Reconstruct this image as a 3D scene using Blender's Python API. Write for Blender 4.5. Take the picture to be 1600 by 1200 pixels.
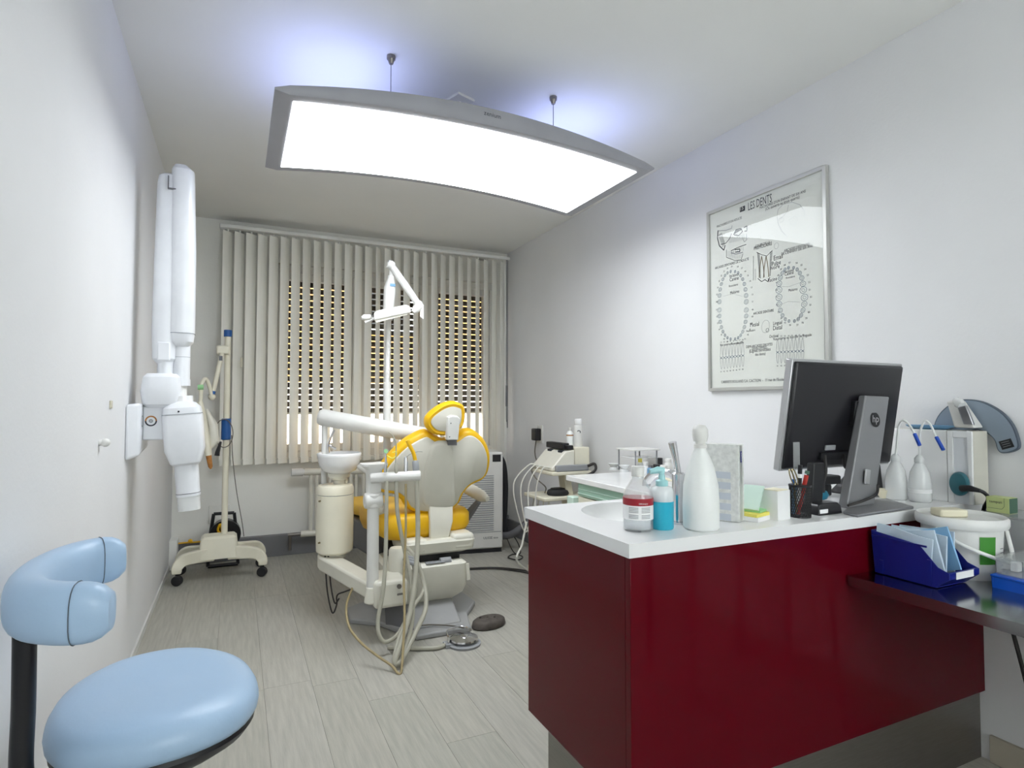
import bpy, bmesh, math, random
from mathutils import Vector, Matrix
random.seed(7)
for o in list(bpy.data.objects): bpy.data.objects.remove(o)
S = bpy.context.scene
C = S.collection

# ---------------------------------------------------------------- camera, world, exposure
FPX, YAW, PITCH, ROLL, CAMZ = 920.0, 25.05, 1.99, 0.07, 1.136
_y, _p, _r = map(math.radians, (YAW, PITCH, ROLL))
FWD = Vector((math.sin(_y)*math.cos(_p), math.cos(_y)*math.cos(_p), math.sin(_p)))
_rt = Vector((math.cos(_y), -math.sin(_y), 0)); _up = _rt.cross(FWD)
RT = math.cos(_r)*_rt + math.sin(_r)*_up; UP = -math.sin(_r)*_rt + math.cos(_r)*_up
CAM = Vector((0, 0, CAMZ))
cd = bpy.data.cameras.new('camera'); cam = bpy.data.objects.new('camera', cd); C.objects.link(cam)
cd.sensor_width = 36; cd.lens = 36*FPX/1600; cd.clip_start = 0.02
cam.matrix_world = Matrix(((RT.x, UP.x, -FWD.x, 0), (RT.y, UP.y, -FWD.y, 0), (RT.z, UP.z, -FWD.z, CAMZ), (0, 0, 0, 1)))
S.camera = cam
S.view_settings.view_transform = 'Standard'; S.view_settings.look = 'None'
S.view_settings.gamma = 1; S.view_settings.use_curve_mapping = False
S.view_settings.exposure = 0.32
PANEL_POWER, UPLIGHT_POWER = 8.2, 1.7
w = bpy.data.worlds.new('outdoor'); S.world = w; w.use_nodes = True
bg = w.node_tree.nodes['Background']; bg.inputs[0].default_value = (.95, .98, 1, 1); bg.inputs[1].default_value = 7.0

def at(px, py, ax, v):            # the point of a plane seen at a photo pixel, for measuring
    d = ((px-800)/FPX)*RT - ((py-600)/FPX)*UP + FWD
    i = 'xyz'.index(ax)
    return CAM + d*((v-CAM[i])/d[i])
def atp(px, py, p0, n):
    d = ((px-800)/FPX)*RT - ((py-600)/FPX)*UP + FWD
    p0 = Vector(p0); n = Vector(n)
    return CAM + d*((p0-CAM).dot(n)/d.dot(n))

# ---------------------------------------------------------------- materials
def lin(c):
    if isinstance(c, str): c = [int(c[i:i+2], 16)/255 for i in (0, 2, 4)]
    return tuple((x/12.92 if x <= .04045 else ((x+.055)/1.055)**2.4) for x in c)
MATS = {}
def mat(name, col, rough=.5, metal=0, trans=0, emit=None, es=0, var=.04, scale=8, bump=0, bscale=60, coat=0, sss=0, stretch=None, ior=None, spec=.5):
    m = bpy.data.materials.new(name); m.use_nodes = True
    nt = m.node_tree; b = nt.nodes['Principled BSDF']; c = lin(col)
    tc = nt.nodes.new('ShaderNodeTexCoord'); mp = nt.nodes.new('ShaderNodeMapping')
    nt.links.new(tc.outputs['Object'], mp.inputs[0])
    if stretch: mp.inputs['Scale'].default_value = stretch
    nz = nt.nodes.new('ShaderNodeTexNoise'); nz.inputs['Scale'].default_value = scale; nz.inputs['Detail'].default_value = 4
    nt.links.new(mp.outputs[0], nz.inputs['Vector'])
    cr = nt.nodes.new('ShaderNodeValToRGB')
    cr.color_ramp.elements[0].position = .3; cr.color_ramp.elements[1].position = .7
    cr.color_ramp.elements[0].color = tuple(max(0, x*(1-var)) for x in c)+(1,)
    cr.color_ramp.elements[1].color = tuple(min(1, x*(1+var)) for x in c)+(1,)
    nt.links.new(nz.outputs[0], cr.inputs[0]); nt.links.new(cr.outputs[0], b.inputs['Base Color'])
    b.inputs['Roughness'].default_value = rough; b.inputs['Metallic'].default_value = metal
    b.inputs['Transmission Weight'].default_value = trans
    b.inputs['Coat Weight'].default_value = coat; b.inputs['Coat Roughness'].default_value = .05
    b.inputs['Subsurface Weight'].default_value = sss
    b.inputs['Specular IOR Level'].default_value = spec
    if ior: b.inputs['IOR'].default_value = ior
    if emit: b.inputs['Emission Color'].default_value = lin(emit)+(1,); b.inputs['Emission Strength'].default_value = es
    if bump:
        n2 = nt.nodes.new('ShaderNodeTexNoise'); n2.inputs['Scale'].default_value = bscale; n2.inputs['Detail'].default_value = 3
        nt.links.new(mp.outputs[0], n2.inputs['Vector'])
        bp = nt.nodes.new('ShaderNodeBump'); bp.inputs['Strength'].default_value = bump; bp.inputs['Distance'].default_value = .004
        nt.links.new(n2.outputs[0], bp.inputs['Height']); nt.links.new(bp.outputs[0], b.inputs['Normal'])
    MATS[name] = m; return m
def thin(name, tint, ior=1.45, rough=0.0, body=None, bodyfac=0):   # thin clear sheet: fresnel gloss over a see-through body
    m = bpy.data.materials.new(name); m.use_nodes = True; nt = m.node_tree; nt.nodes.clear()
    out = nt.nodes.new('ShaderNodeOutputMaterial'); tr = nt.nodes.new('ShaderNodeBsdfTransparent'); gl = nt.nodes.new('ShaderNodeBsdfGlossy')
    tr.inputs[0].default_value = lin(tint)+(1,); gl.inputs['Roughness'].default_value = rough
    fr = nt.nodes.new('ShaderNodeFresnel')
    ge = nt.nodes.new('ShaderNodeNewGeometry'); ma = nt.nodes.new('ShaderNodeMath'); ma.operation = 'MULTIPLY_ADD'   # both faces of a thin sheet reflect alike
    ma.inputs[1].default_value = 1/ior-ior; ma.inputs[2].default_value = ior
    nt.links.new(ge.outputs['Backfacing'], ma.inputs[0]); nt.links.new(ma.outputs[0], fr.inputs[0]); mx = nt.nodes.new('ShaderNodeMixShader')
    nt.links.new(fr.outputs[0], mx.inputs[0]); nt.links.new(gl.outputs[0], mx.inputs[2])
    src = tr.outputs[0]
    if body:
        df = nt.nodes.new('ShaderNodeBsdfDiffuse'); df.inputs[0].default_value = lin(body)+(1,)
        m2 = nt.nodes.new('ShaderNodeMixShader'); m2.inputs[0].default_value = bodyfac
        nt.links.new(tr.outputs[0], m2.inputs[1]); nt.links.new(df.outputs[0], m2.inputs[2]); src = m2.outputs[0]
    nt.links.new(src, mx.inputs[1]); nt.links.new(mx.outputs[0], out.inputs[0])
    MATS[name] = m; return m

mat('wall', 'e7e7e8', .75, var=.015, scale=3, bump=.12, bscale=90)
mat('ceil', 'eeeeeb', .85, var=.015, scale=2, bump=.05, bscale=120)
mat('wallback', 'f5f4ee', .75, var=.02, scale=3, bump=.12, bscale=90)
mat('trimgrey', '77777a', .5, var=.05)
mat('trimwhite', 'd8d8d4', .5); mat('trimcream', 'b8b0a0', .6)
mat('white', 'e3e2de', .35); mat('whitegloss', 'f0f0f0', .15, coat=.3); mat('xraywhite', 'e6e8ec', .3)
mat('cream', 'e4e1d4', .35); mat('creamdark', 'cfc9b4', .45); mat('shell', 'd3d0c4', .45)
mat('ivory', 'ebe6d2', .35)
mat('yellow', 'f2bd12', .38, var=.06, scale=5, bump=.15, bscale=25)
mat('greymetal', 'a3a3a3', .45, var=.05); mat('greydark', '6c6c70', .5); mat('greylamp', '9c9ca2', .45)
mat('chrome', 'd8d8da', .12, metal=1, var=.01); mat('steel', 'a9abae', .16, metal=1, var=.03, stretch=(1, 12, 1), scale=20)
mat('brushed', '8a8580', .38, metal=.85, var=.06, stretch=(1, 1, 14), scale=18)
mat('black', '17171b', .45, var=.1); mat('blackgloss', '121217', .3); mat('rubber', '202023', .7)
mat('monblack', '15141a', .42, bump=.05, bscale=400); mat('monsilver', '8d8d90', .42, metal=.35); mat('bezel', 'b9b9bb', .3, metal=.5)
mat('red', '5a0514', .06, var=.03, scale=2, spec=.15); mat('redlabel', 'a0182a', .4)
mat('counter', 'f1f1f1', .25, var=.01, coat=.2); mat('basin', 'efefee', .25)
mat('blueseat', 'abc6e2', .36, var=.03, scale=4, bump=.05, bscale=150); mat('navy', '16207a', .3); mat('bluetray', '0b55c4', .35)
mat('bluecap', '1d5aa0', .45); mat('bluetip', '2a55c0', .4); mat('bluedish', '6f9cc0', .4); mat('glove', '4bbbe0', .5)
mat('mint', 'a9cdbb', .4); mat('mintlight', 'cfe6da', .5); mat('teal', '2c6672', .3)
mat('hose', 'b0ad9e', .45); mat('hosedark', '9c998c', .5); mat('hosebrown', 'a0906a', .5); mat('cable', '2e2b2a', .5); mat('cablegrey', '6a655c', .5); mat('cablewhite', 'dddbd2', .45)
mat('padbrown', '564f4a', .8, var=.25, scale=30, bump=.5, bscale=40)
mat('blind', 'f7f5ec', .8, var=.03, scale=6, stretch=(8, 8, .5)); mat('alu', 'c2c2be', .4, metal=.4)
mat('frame', 'eeeeea', .35); mat('shutter', '4a4038', .6, var=.15)
mat('facade', 'b98a4e', .9, var=.2, scale=.9); mat('facadelow', 'd8c8bc', .9, var=.1, scale=2); mat('pave', 'b9b2a8', .9)
mat('paper', 'dfe1da', .7, var=.01); mat('ink', '2b3038', .7); mat('inkblue', '46637a', .7); mat('inkgrey', '8f959a', .7); mat('inkbrown', '8a8069', .7)
mat('lab', 'f2f2f2', .6); mat('labgrey', '9b9da0', .6); mat('green', '3c8a2a', .5); mat('limebox', 'c3cf8e', .6); mat('boxgreen', '4b6b5a', .6)
mat('pouch', 'cfe0ee', .35, var=.06, scale=12, bump=.2); mat('pouchblue', '8fc0e6', .4); mat('noteyellow', 'e8dd6a', .7); mat('notegreen', 'a4dca0', .7)
mat('cyan', '2bb3d0', .25, var=.02); mat('cyanpale', 'a9dde0', .3)
mat('amber', 'b5793a', .6, var=.3, scale=20); mat('redpen', 'b5281c', .4); mat('goldmetal', '8b7f5e', .3, metal=.8)
mat('foil', 'b4b4b8', .28, metal=.9, bump=.9, bscale=28); mat('apron', '8996a4', .55, var=.05); mat('apronedge', '59636f', .6)
mat('soap', 'e9e2c8', .5); mat('frost', 'f5f7f5', .35); mat('bucket', 'e9e9e6', .35)
mat('screen', '0c0e12', .2)
mat('panellight', 'ffffff', .5, emit='f6fbff', es=PANEL_POWER); mat('uplight', 'ffffff', .5, emit='aebbff', es=UPLIGHT_POWER)
mat('lampglass', 'f4f1e4', .3, coat=.5); mat('ledge', 'f4f2ec', .5)
thin('glass', 'fafcfb'); thin('posterglass', 'ffffff', ior=1.27); thin('clear', 'fdfefe', rough=.05, body='f6f8fa', bodyfac=.14); thin('milky', 'fcfcfc', rough=.15, body='f8fafa', bodyfac=.6)
thin('clearwater', 'fcfdfe', rough=.02, body='f6f9fc', bodyfac=.1)
mat('speckle', 'dcddda', .6, var=.12, scale=90); mat('palelabel', 'c3c9d2', .6)

# floor plank material: grain along the board, tone per board
def plankmat(name, tone):
    m = mat(name, tone, .42, var=.13, scale=7, stretch=(9, .7, 1), bump=.12, bscale=40); return m
PLK = [plankmat('plank_'+str(i), t) for i, t in enumerate(('b0ada3', 'aeaba1', 'b2afa6', 'acaaa0'))]

# ---------------------------------------------------------------- mesh helpers
FR = {}
def cr(pts, sub=6):
    P = [Vector(p) for p in pts]
    if len(P) < 3: return P
    Q = [P[0]*2-P[1]]+P+[P[-1]*2-P[-2]]; out = []
    for i in range(1, len(Q)-2):
        a, b, c, d = Q[i-1:i+3]
        for k in range(sub):
            t = k/sub
            out.append(.5*((2*b)+(c-a)*t+(2*a-5*b+4*c-d)*t*t+(3*b-a-3*c+d)*t**3))
    return out+[P[-1]]
class MB:
    def __init__(s): s.v = []; s.f = []
    def add(s, vs, fs):
        n = len(s.v); s.v += [Vector(v) for v in vs]; s.f += [tuple(i+n for i in f) for f in fs]; return s
    def box(s, c, d, rz=0, rx=0, ry=0):
        M = Matrix.Rotation(rz, 3, 'Z') @ Matrix.Rotation(ry, 3, 'Y') @ Matrix.Rotation(rx, 3, 'X'); c = Vector(c)
        vs = [c + M @ Vector((x*d[0]/2, y*d[1]/2, z*d[2]/2)) for x in (-1, 1) for y in (-1, 1) for z in (-1, 1)]
        return s.add(vs, [(0, 1, 3, 2), (4, 6, 7, 5), (0, 4, 5, 1), (2, 3, 7, 6), (0, 2, 6, 4), (1, 5, 7, 3)])
    def bb(s, a, b):
        return s.box([(p+q)/2 for p, q in zip(a, b)], [abs(q-p) for p, q in zip(a, b)])
    def ring(s, c, ax, r, n, ref=None):
        ax = Vector(ax).normalized(); ref = ref or (Vector((0, 0, 1)) if abs(ax.z) < .9 else Vector((1, 0, 0)))
        u = ax.cross(ref).normalized(); v = ax.cross(u)
        return [Vector(c)+r*(math.cos(2*math.pi*k/n)*u+math.sin(2*math.pi*k/n)*v) for k in range(n)]
    def loft(s, rings, cap=True, closed=False):
        n = len(rings[0]); vs = [p for r in rings for p in r]; fs = []
        m = len(rings); R = range(m if closed else m-1)
        for i in R:
            j = (i+1) % m
            for k in range(n): fs.append((i*n+k, i*n+(k+1) % n, j*n+(k+1) % n, j*n+k))
        if cap and not closed: fs += [tuple(reversed(range(n))), tuple(range((m-1)*n, m*n))]
        return s.add(vs, fs)
    def cyl(s, a, b, r, r2=None, n=20):
        a, b = Vector(a), Vector(b); ax = b-a
        return s.loft([s.ring(a, ax, r, n), s.ring(b, ax, r if r2 is None else r2, n)])
    def rod(s, pts, rs, n=16):                      # straight-ended body with radii
        pts = [Vector(p) for p in pts]; rs = rs if hasattr(rs, '__len__') else [rs]*len(pts); rings = []
        ref = None
        for i, p in enumerate(pts):
            t = (pts[min(i+1, len(pts)-1)]-pts[max(i-1, 0)]).normalized()
            if ref is None: ref = Vector((0, 0, 1)) if abs(t.z) < .9 else Vector((1, 0, 0))
            u = t.cross(ref)
            if u.length < 1e-4: u = t.cross(Vector((.3, .8, .5)))
            u.normalize(); v = t.cross(u); ref = -v if ref.dot(v) < 0 else v
            u = t.cross(ref).normalized(); v = t.cross(u)
            rings.append([p+rs[i]*(math.cos(2*math.pi*k/n)*u+math.sin(2*math.pi*k/n)*v) for k in range(n)])
        return s.loft(rings)
    def tube(s, pts, r, n=8, sub=6): return s.rod(cr(pts, sub), r, n)
    def lathe(s, prof, c, n=32, M=None, sx=1, sy=1):
        M = M or Matrix.Identity(3); c = Vector(c); rings = []
        for r, z in prof: rings.append([c+M @ Vector((max(r, 1e-5)*sx*math.cos(2*math.pi*k/n), max(r, 1e-5)*sy*math.sin(2*math.pi*k/n), z)) for k in range(n)])
        return s.loft(rings)
    def prism(s, poly, vec):
        vec = Vector(vec); a = [Vector(p) for p in poly]; return s.loft([a, [p+vec for p in a]])
    def ball(s, c, r, n=16, sc=(1, 1, 1), M=None):
        m = n//2; pr = [(r*math.sin(math.pi*i/m), -r*math.cos(math.pi*i/m)*sc[2]) for i in range(m+1)]
        return s.lathe(pr, c, n, M, sc[0], sc[1])
    def mesh(s, name, T=None):
        me = bpy.data.meshes.new(name)
        me.from_pydata([tuple(T @ v) if T else tuple(v) for v in s.v], [], s.f); me.update()
        bm = bmesh.new(); bm.from_mesh(me); bmesh.ops.remove_doubles(bm, verts=bm.verts, dist=1e-5)
        bmesh.ops.recalc_face_normals(bm, faces=bm.faces); bm.to_mesh(me); bm.free()
        return me
    def build(s, name, m, parent=None, bev=0, seg=2, smooth=True, ang=35, subd=0, rec=None):
        if parent is not None: T = FR[parent].inverted(); F = FR[parent]
        else:
            xs = [v.x for v in s.v]; ys = [v.y for v in s.v]; zs = [v.z for v in s.v]
            F = Matrix.Translation(((min(xs)+max(xs))/2, (min(ys)+max(ys))/2, min(zs))); T = F.inverted()
        me = s.mesh(name, T); me.materials.append(MATS[m] if isinstance(m, str) else m)
        o = bpy.data.objects.new(name, me); C.objects.link(o); FR[o] = F
        if parent is not None: o.parent = parent
        else: o.matrix_world = F
        if smooth:
            me.shade_smooth(); me.set_sharp_from_angle(angle=math.radians(ang))
        if bev:
            b = o.modifiers.new('bevel', 'BEVEL'); b.width = bev; b.segments = seg; b.limit_method = 'ANGLE'; b.angle_limit = math.radians(35); b.harden_normals = False
        if subd:
            sd = o.modifiers.new('sub', 'SUBSURF'); sd.levels = subd; sd.render_levels = subd
        return o
def tag(o, label, cat, group=None, kind=None):
    o['label'] = label; o['category'] = cat
    if group: o['group'] = group
    if kind: o['kind'] = kind
    return o
def thing(name, label, cat, loc, rz=0, group=None):
    o = bpy.data.objects.new(name, None); C.objects.link(o); o.empty_display_size = .05
    o.location = loc; o.rotation_euler = (0, 0, rz)
    FR[o] = Matrix.Translation(loc) @ Matrix.Rotation(rz, 4, 'Z'); return tag(o, label, cat, group)
def struct(o, label, cat='structure'):
    o['kind'] = 'structure'; o['label'] = label; o['category'] = cat; return o
def inst(src, parent, loc, rot=(0, 0, 0), name=None):
    o = src.copy(); C.objects.link(o); o.parent = parent; o.location = loc; o.rotation_euler = rot; return o
def text_into(mb, s, M, size=None, width=None):
    cu = bpy.data.curves.new('lettering', 'FONT'); cu.body = s; cu.size = size or 1; cu.resolution_u = 2
    o = bpy.data.objects.new('lettering', cu); C.objects.link(o)
    me = bpy.data.meshes.new_from_object(o.evaluated_get(bpy.context.evaluated_depsgraph_get()))
    bpy.data.objects.remove(o)
    xs = [v.co.x for v in me.vertices]
    if not xs: return
    k = 1
    if width: k = width/(max(xs)-min(xs))
    x0 = min(xs) if width else 0
    mb.add([M @ Vector(((v.co.x-x0)*k, v.co.y*k, 0)) for v in me.vertices], [tuple(p.vertices) for p in me.polygons])
    bpy.data.meshes.remove(me)
def frame3(o, x, y):
    x = Vector(x).normalized(); y = Vector(y).normalized(); z = x.cross(y); o = Vector(o)
    return Matrix(((x.x, y.x, z.x, o.x), (x.y, y.y, z.y, o.y), (x.z, y.z, z.z, o.z), (0, 0, 0, 1)))
def ribbon(mb, pts, wd, n, closed=False):       # flat printed line lying in a plane of normal n
    P = [Vector(p) for p in pts]; n = Vector(n)
    if closed: P = P+[P[0]]
    for a, b in zip(P, P[1:]):
        d = b-a
        if d.length < 1e-6: continue
        sd = d.normalized().cross(n)*wd/2; mb.add([a-sd, b-sd, b+sd, a+sd], [(0, 1, 2, 3)])
# ---------------------------------------------------------------- room shell
XL, XR, YB, YF, H = -.404, 2.201, 4.82, -1.6, 2.5
WX0, WX1, WZ0, WZ1 = .24, 2.10, .72, 2.22           # window opening
T = .12
fl = struct(MB().bb((XL-T, YF-T, -.06), (XR+T, YB+.3, -.006)).build('floor', PLK[1]), 'pale grey oak-look plank floor of the treatment room', 'floor')
pw, pl = .18, 1.22
pmesh = MB().bb((-pw/2+.0005, -pl/2+.0005, -.006), (pw/2-.0005, pl/2-.0005, 0))
meshes = []
for i in range(4):
    me = pmesh.mesh('plank'); me.materials.append(PLK[i]); meshes.append(me)
base = FR[fl].inverted()
k = 0
x = XL+pw/2-.02
while x < XR+pw/2:
    yo = random.random()*pl
    y = YF-yo
    while y < YB+.1:
        me = meshes[k*7 % 4 if random.random() < .6 else random.randrange(4)]; k += 1
        o = bpy.data.objects.new('plank', me); C.objects.link(o); o.parent = fl
        # boards at the room edges are cut to the wall
        y0, y1 = max(y, YF), min(y+pl, YB); x0, x1 = max(x-pw/2, XL), min(x+pw/2, XR)
        if y1-y0 < .02 or x1-x0 < .01: bpy.data.objects.remove(o); y += pl; continue
        o.location = base @ Vector(((x0+x1)/2, (y0+y1)/2, 0)); o.scale = ((x1-x0)/pw, (y1-y0)/pl, 1)
        y += pl
    x += pw
struct(MB().bb((XL-T, YF-T, H), (XR+T, YB+.3, H+.1)).build('ceiling', 'ceil'), 'plain white plastered ceiling', 'ceiling')
struct(MB().bb((XL-T, YF, 0), (XL, YB, H)).build('wall_left', 'wall'), 'white wall on the left behind the arm unit and stool', 'wall')
struct(MB().bb((XR, YF, 0), (XR+T, YB, H)).build('wall_right', 'wall'), 'white wall on the right with the framed tooth chart', 'wall')
VX0, VX1, VZ0, VZ1 = .35, 1.75, .85, 2.25            # unseen window added behind the camera to light the surfaces facing it
wf = MB().bb((XL-T, YF-T, 0), (VX0, YF, H)).bb((VX1, YF-T, 0), (XR+T, YF, H)).bb((VX0, YF-T, 0), (VX1, YF, VZ0)).bb((VX0, YF-T, VZ1), (VX1, YF, H))
struct(wf.build('wall_front', 'wall'), 'white wall behind the photographer with an added window for fill daylight', 'wall')
w2 = thing('added_window', 'added white two-sash window, out of view behind the camera, for fill daylight', 'window', (1.05, YF-.06, VZ0)); w2['kind'] = 'structure'
f2 = MB()
for a, b in (((VX0, VZ0), (VX1, VZ0+.05)), ((VX0, VZ1-.05), (VX1, VZ1)), ((VX0, VZ0+.05), (VX0+.05, VZ1-.05)), ((VX1-.05, VZ0+.05), (VX1, VZ1-.05)), ((1.02, VZ0+.05), (1.08, VZ1-.05))):
    f2.bb((a[0], YF-.09, a[1]), (b[0], YF-.03, b[1]))
f2.build('window_frame', 'frame', w2, bev=.004)
for x0, x1 in ((VX0+.05, 1.02), (1.08, VX1-.05)): MB().bb((x0, YF-.062, VZ0+.05), (x1, YF-.058, VZ1-.05)).build('pane', 'glass', w2, smooth=False)
wb = MB()
wb.bb((XL-T, YB, 0), (WX0, YB+.3, H)).bb((WX1, YB, 0), (XR+T, YB+.3, H)).bb((WX0, YB, 0), (WX1, YB+.3, WZ0)).bb((WX0, YB, WZ1), (WX1, YB+.3, H))
wbk = struct(wb.build('wall_back', 'wallback'), 'cream white far wall with the wide window', 'wall')
# small field of glazed wall tiles beside the mobile lamp
tb = MB().bb((-.0485, -.004, -.0485), (.0485, .004, .0485)).build('tile', 'wallback', wbk, bev=.0015)
tb.location = (0, 0, 0); T0 = FR[wbk].inverted()
tl = MB().bb((-.0635, -.004, -.0635), (.0635, .004, .0635)).mesh('tile'); tl.materials.append(MATS['ledge'])
bpy.data.objects.remove(tb)
for i in range(3):
    for j in range(4):
        o = bpy.data.objects.new('tile', tl); C.objects.link(o); o.parent = wbk; o.location = T0 @ Vector((XL+.07+i*.13, YB-.002, .88+j*.13))
# skirtings
struct(MB().bb((XL, YF, 0), (XL+.008, YB-.16, .035)).build('baseboard_left', 'trimwhite'), 'thin white strip along the foot of the left wall', 'baseboard')
bb = MB().bb((XL+.02, YB-.05, 0), (XR, YB, .155)); struct(bb.build('baseboard_back', 'trimgrey', bev=.003), 'grey painted skirting along the far wall', 'baseboard')
struct(MB().bb((XR-.02, 1.75, 0), (XR, YB-.05, .13)).build('baseboard_right', 'trimgrey', bev=.003), 'grey painted skirting behind the cabinet', 'baseboard')
struct(MB().bb((XR-.012, YF, 0), (XR, 1.09, .085)).build('trim_1', 'trimcream', bev=.002), 'beige skirting under the steel table', 'baseboard')
struct(MB().bb((XL, YB-.16, 0), (XL+.05, YB, .2)).build('trim_2', 'wallback', bev=.004), 'white boxed pipe foot in the far left corner', 'trim')
# wall plate of a blanked socket on far wall
tag(MB().bb((-.17, YB-.008, .27), (-.03, YB, .40)).build('cover_plate', 'wallback', bev=.003), 'pale blank cover plate low on the far wall behind the cable reel', 'cover plate')

# ---------------------------------------------------------------- window, shutter, blind
wn = thing('window_1', 'wide white three-sash window behind the vertical blind', 'window', (1.17, YB+.1, WZ0)); wn['kind'] = 'structure'
fm = MB()
for a, b in (((WX0, WZ0), (WX1, WZ0+.05)), ((WX0, WZ1-.06), (WX1, WZ1)), ((WX0, WZ0+.05), (WX0+.05, WZ1-.06)), ((WX1-.05, WZ0+.05), (WX1, WZ1-.06))):
    fm.bb((a[0], YB+.04, a[1]), (b[0], YB+.11, b[1]))
for x in (.865, 1.49): fm.bb((x-.022, YB+.04, WZ0+.05), (x+.022, YB+.11, WZ1-.06))
fm.build('window_frame', 'frame', wn, bev=.004)
SX = [(.29, .843), (.887, 1.468), (1.512, 2.05)]
for x0, x1 in SX:
    z0, z1 = WZ0+.05, WZ1-.06; q = .055; sm = MB()
    sm.bb((x0, YB+.05, z0), (x0+q, YB+.1, z1)).bb((x1-q, YB+.05, z0), (x1, YB+.1, z1)).bb((x0+q, YB+.05, z0), (x1-q, YB+.1, z0+q)).bb((x0+q, YB+.05, z1-q), (x1-q, YB+.1, z1))
    s_ = sm.build('sash', 'frame', wn, bev=.005)
    MB().bb((x0+q, YB+.072, z0+q), (x1-q, YB+.076, z1-q)).build('pane', 'glass', s_, smooth=False)
    MB().bb((x1-q/2-.008, YB+.03, 1.38), (x1-q/2+.008, YB+.05, 1.44)).bb((x1-q/2-.006, YB+.02, 1.30), (x1-q/2+.006, YB+.03, 1.42)).build('window_handle', 'alu', s_, bev=.003)
tag(MB().bb((WX0-.03, YB-.03, WZ0-.03), (WX1+.03, YB+.03, WZ0)).build('window_sill', 'frame', bev=.004), 'white ledge under the wide window', 'window sill')
rs = thing('roller_shutter', 'dark brown roller shutter lowered outside the window panes', 'shutter', (1.17, YB+.2, 1.06))
pit = .051
me = MB().bb((-.93, -.007, -.0205), (.93, .007, .0205)).mesh('shutter_slat'); me.materials.append(MATS['shutter'])
z = 1.085; k = 0
while z < WZ1+.02:
    o = bpy.data.objects.new('slat', me); C.objects.link(o); o.parent = rs; o.location = (0, 0, z-1.06); z += pit
MB().bb((WX0, YB+.18, 1.055), (WX1, YB+.22, 1.07)).build('end_bar', 'alu', rs)
MB().bb((WX0, YB+.17, WZ0), (WX0+.03, YB+.23, WZ1)).bb((WX1-.03, YB+.17, WZ0), (WX1, YB+.23, WZ1)).build('guide_rail', 'alu', rs)
# outside: house across the street
fc = thing('house_facade', 'ochre house front seen in slivers through the shutter', 'building', (1.5, 9.2, -1))
MB().bb((-7, 9, 1.45), (11, 9.4, 7)).build('upper_wall', 'facade', fc)
MB().bb((-7, 8.95, -1), (11, 9.4, 1.45)).build('lower_wall', 'facadelow', fc)
for x in (-3.2, -.4, 1.6, 4.4, 7.0):
    wv = MB().bb((x, 8.93, 2.2), (x+.9, 9.0, 3.8)).build('window', 'frame', fc); MB().bb((x+.08, 8.92, 2.28), (x+.82, 8.93, 3.72)).build('pane', 'screen', wv)
tag(MB().bb((-8, YB+.6, -1.05), (12, 9, -1)).build('pavement', 'pave'), 'grey street paving outside the window', 'pavement', kind='structure')

vb = thing('vertical_blind', 'cream fabric vertical blind hanging across the whole far window', 'blind', (1.02, 4.7, .70))
MB().bb((-.13, 4.675, 2.408), (2.165, 4.73, 2.435)).build('headrail', 'frame', vb, bev=.004)
MB().bb((-.10, 4.73, 2.41), (.12, 4.81, 2.43)).build('wall_bracket', 'alu', vb); MB().bb((1.9, 4.73, 2.41), (1.98, 4.81, 2.43)).build('wall_bracket', 'alu', vb)
NS = 29; al = math.radians(43)
sm = MB()
prof = [(-.0445, .0035), (-.022, .001), (0, 0), (.022, .001), (.0445, .0035)]
t_ = .0008
ring = lambda z: [Vector((x, y-t_, z)) for x, y in prof]+[Vector((x, y+t_, z)) for x, y in reversed(prof)]
sm.loft([ring(0), ring(1.685)])
me = sm.mesh('slat'); me.materials.append(MATS['blind']); me.shade_smooth(); me.set_sharp_from_angle(angle=.8)
wm = MB().bb((-.0445, -.003, -.006), (.0445, .004, .035)).mesh('slat_weight'); wm.materials.append(MATS['blind'])
hm = MB().cyl((0, 0, 1.685), (0, 0, 1.70), .006, n=8).mesh('slat_hook'); hm.materials.append(MATS['frame'])
for i in range(NS):
    x = -.075+i*(2.165-.06+.075)/(NS-1)
    a = al+random.uniform(-.07, .07)
    if i in (14,): a += .25
    if i in (15,): a -= .15
    s_ = bpy.data.objects.new('slat', me); C.objects.link(s_); s_.parent = vb; s_.location = (x-1.02, 0, .003); s_.rotation_euler = (0, 0, a)
    for mm, nm in ((wm, 'weight'), (hm, 'hook')):
        q = bpy.data.objects.new(nm, mm); C.objects.link(q); q.parent = s_
MB().tube([(2.12, 4.655, 2.40), (2.12, 4.65, 1.6), (2.12, 4.65, 1.05), (2.125, 4.65, 1.0), (2.13, 4.65, 1.05), (2.13, 4.652, 2.40)], .0035, 6).cyl((2.12, 4.65, 1.12), (2.12, 4.65, 1.3), .008, n=8).build('control_chain', 'greydark', vb)
MB().bb((.02, 4.645, 1.40), (.035, 4.66, 1.47)).build('cord_clip', 'creamdark', vb)

# radiator under window
rd = thing('radiator', 'white column radiator under the window behind the spittoon', 'radiator', (.95, 4.7, .1))
MB().cyl((.47, 4.70, .625), (1.42, 4.70, .60), .026).build('top_pipe', 'cream', rd)
MB().cyl((.45, 4.70, .165), (1.42, 4.70, .14), .024).build('bottom_pipe', 'cream', rd)
for i in range(10):
    x = .52+i*.098
    MB().rod([(x, 4.70, .16), (x, 4.70, .61)], .015, 10).rod([(x+.04, 4.70, .16), (x+.04, 4.70, .61)], .012, 10).build('column', 'cream', rd)
MB().cyl((.38, 4.70, .625), (.46, 4.70, .625), .03).cyl((.455, 4.70, .625), (.49, 4.70, .625), .02).build('thermostat_valve', 'white', rd)
MB().cyl((.36, 4.70, .165), (.45, 4.70, .165), .013).cyl((.375, 4.70, .05), (.375, 4.70, .165), .012).build('inlet_pipe', 'brushed', rd)
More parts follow.
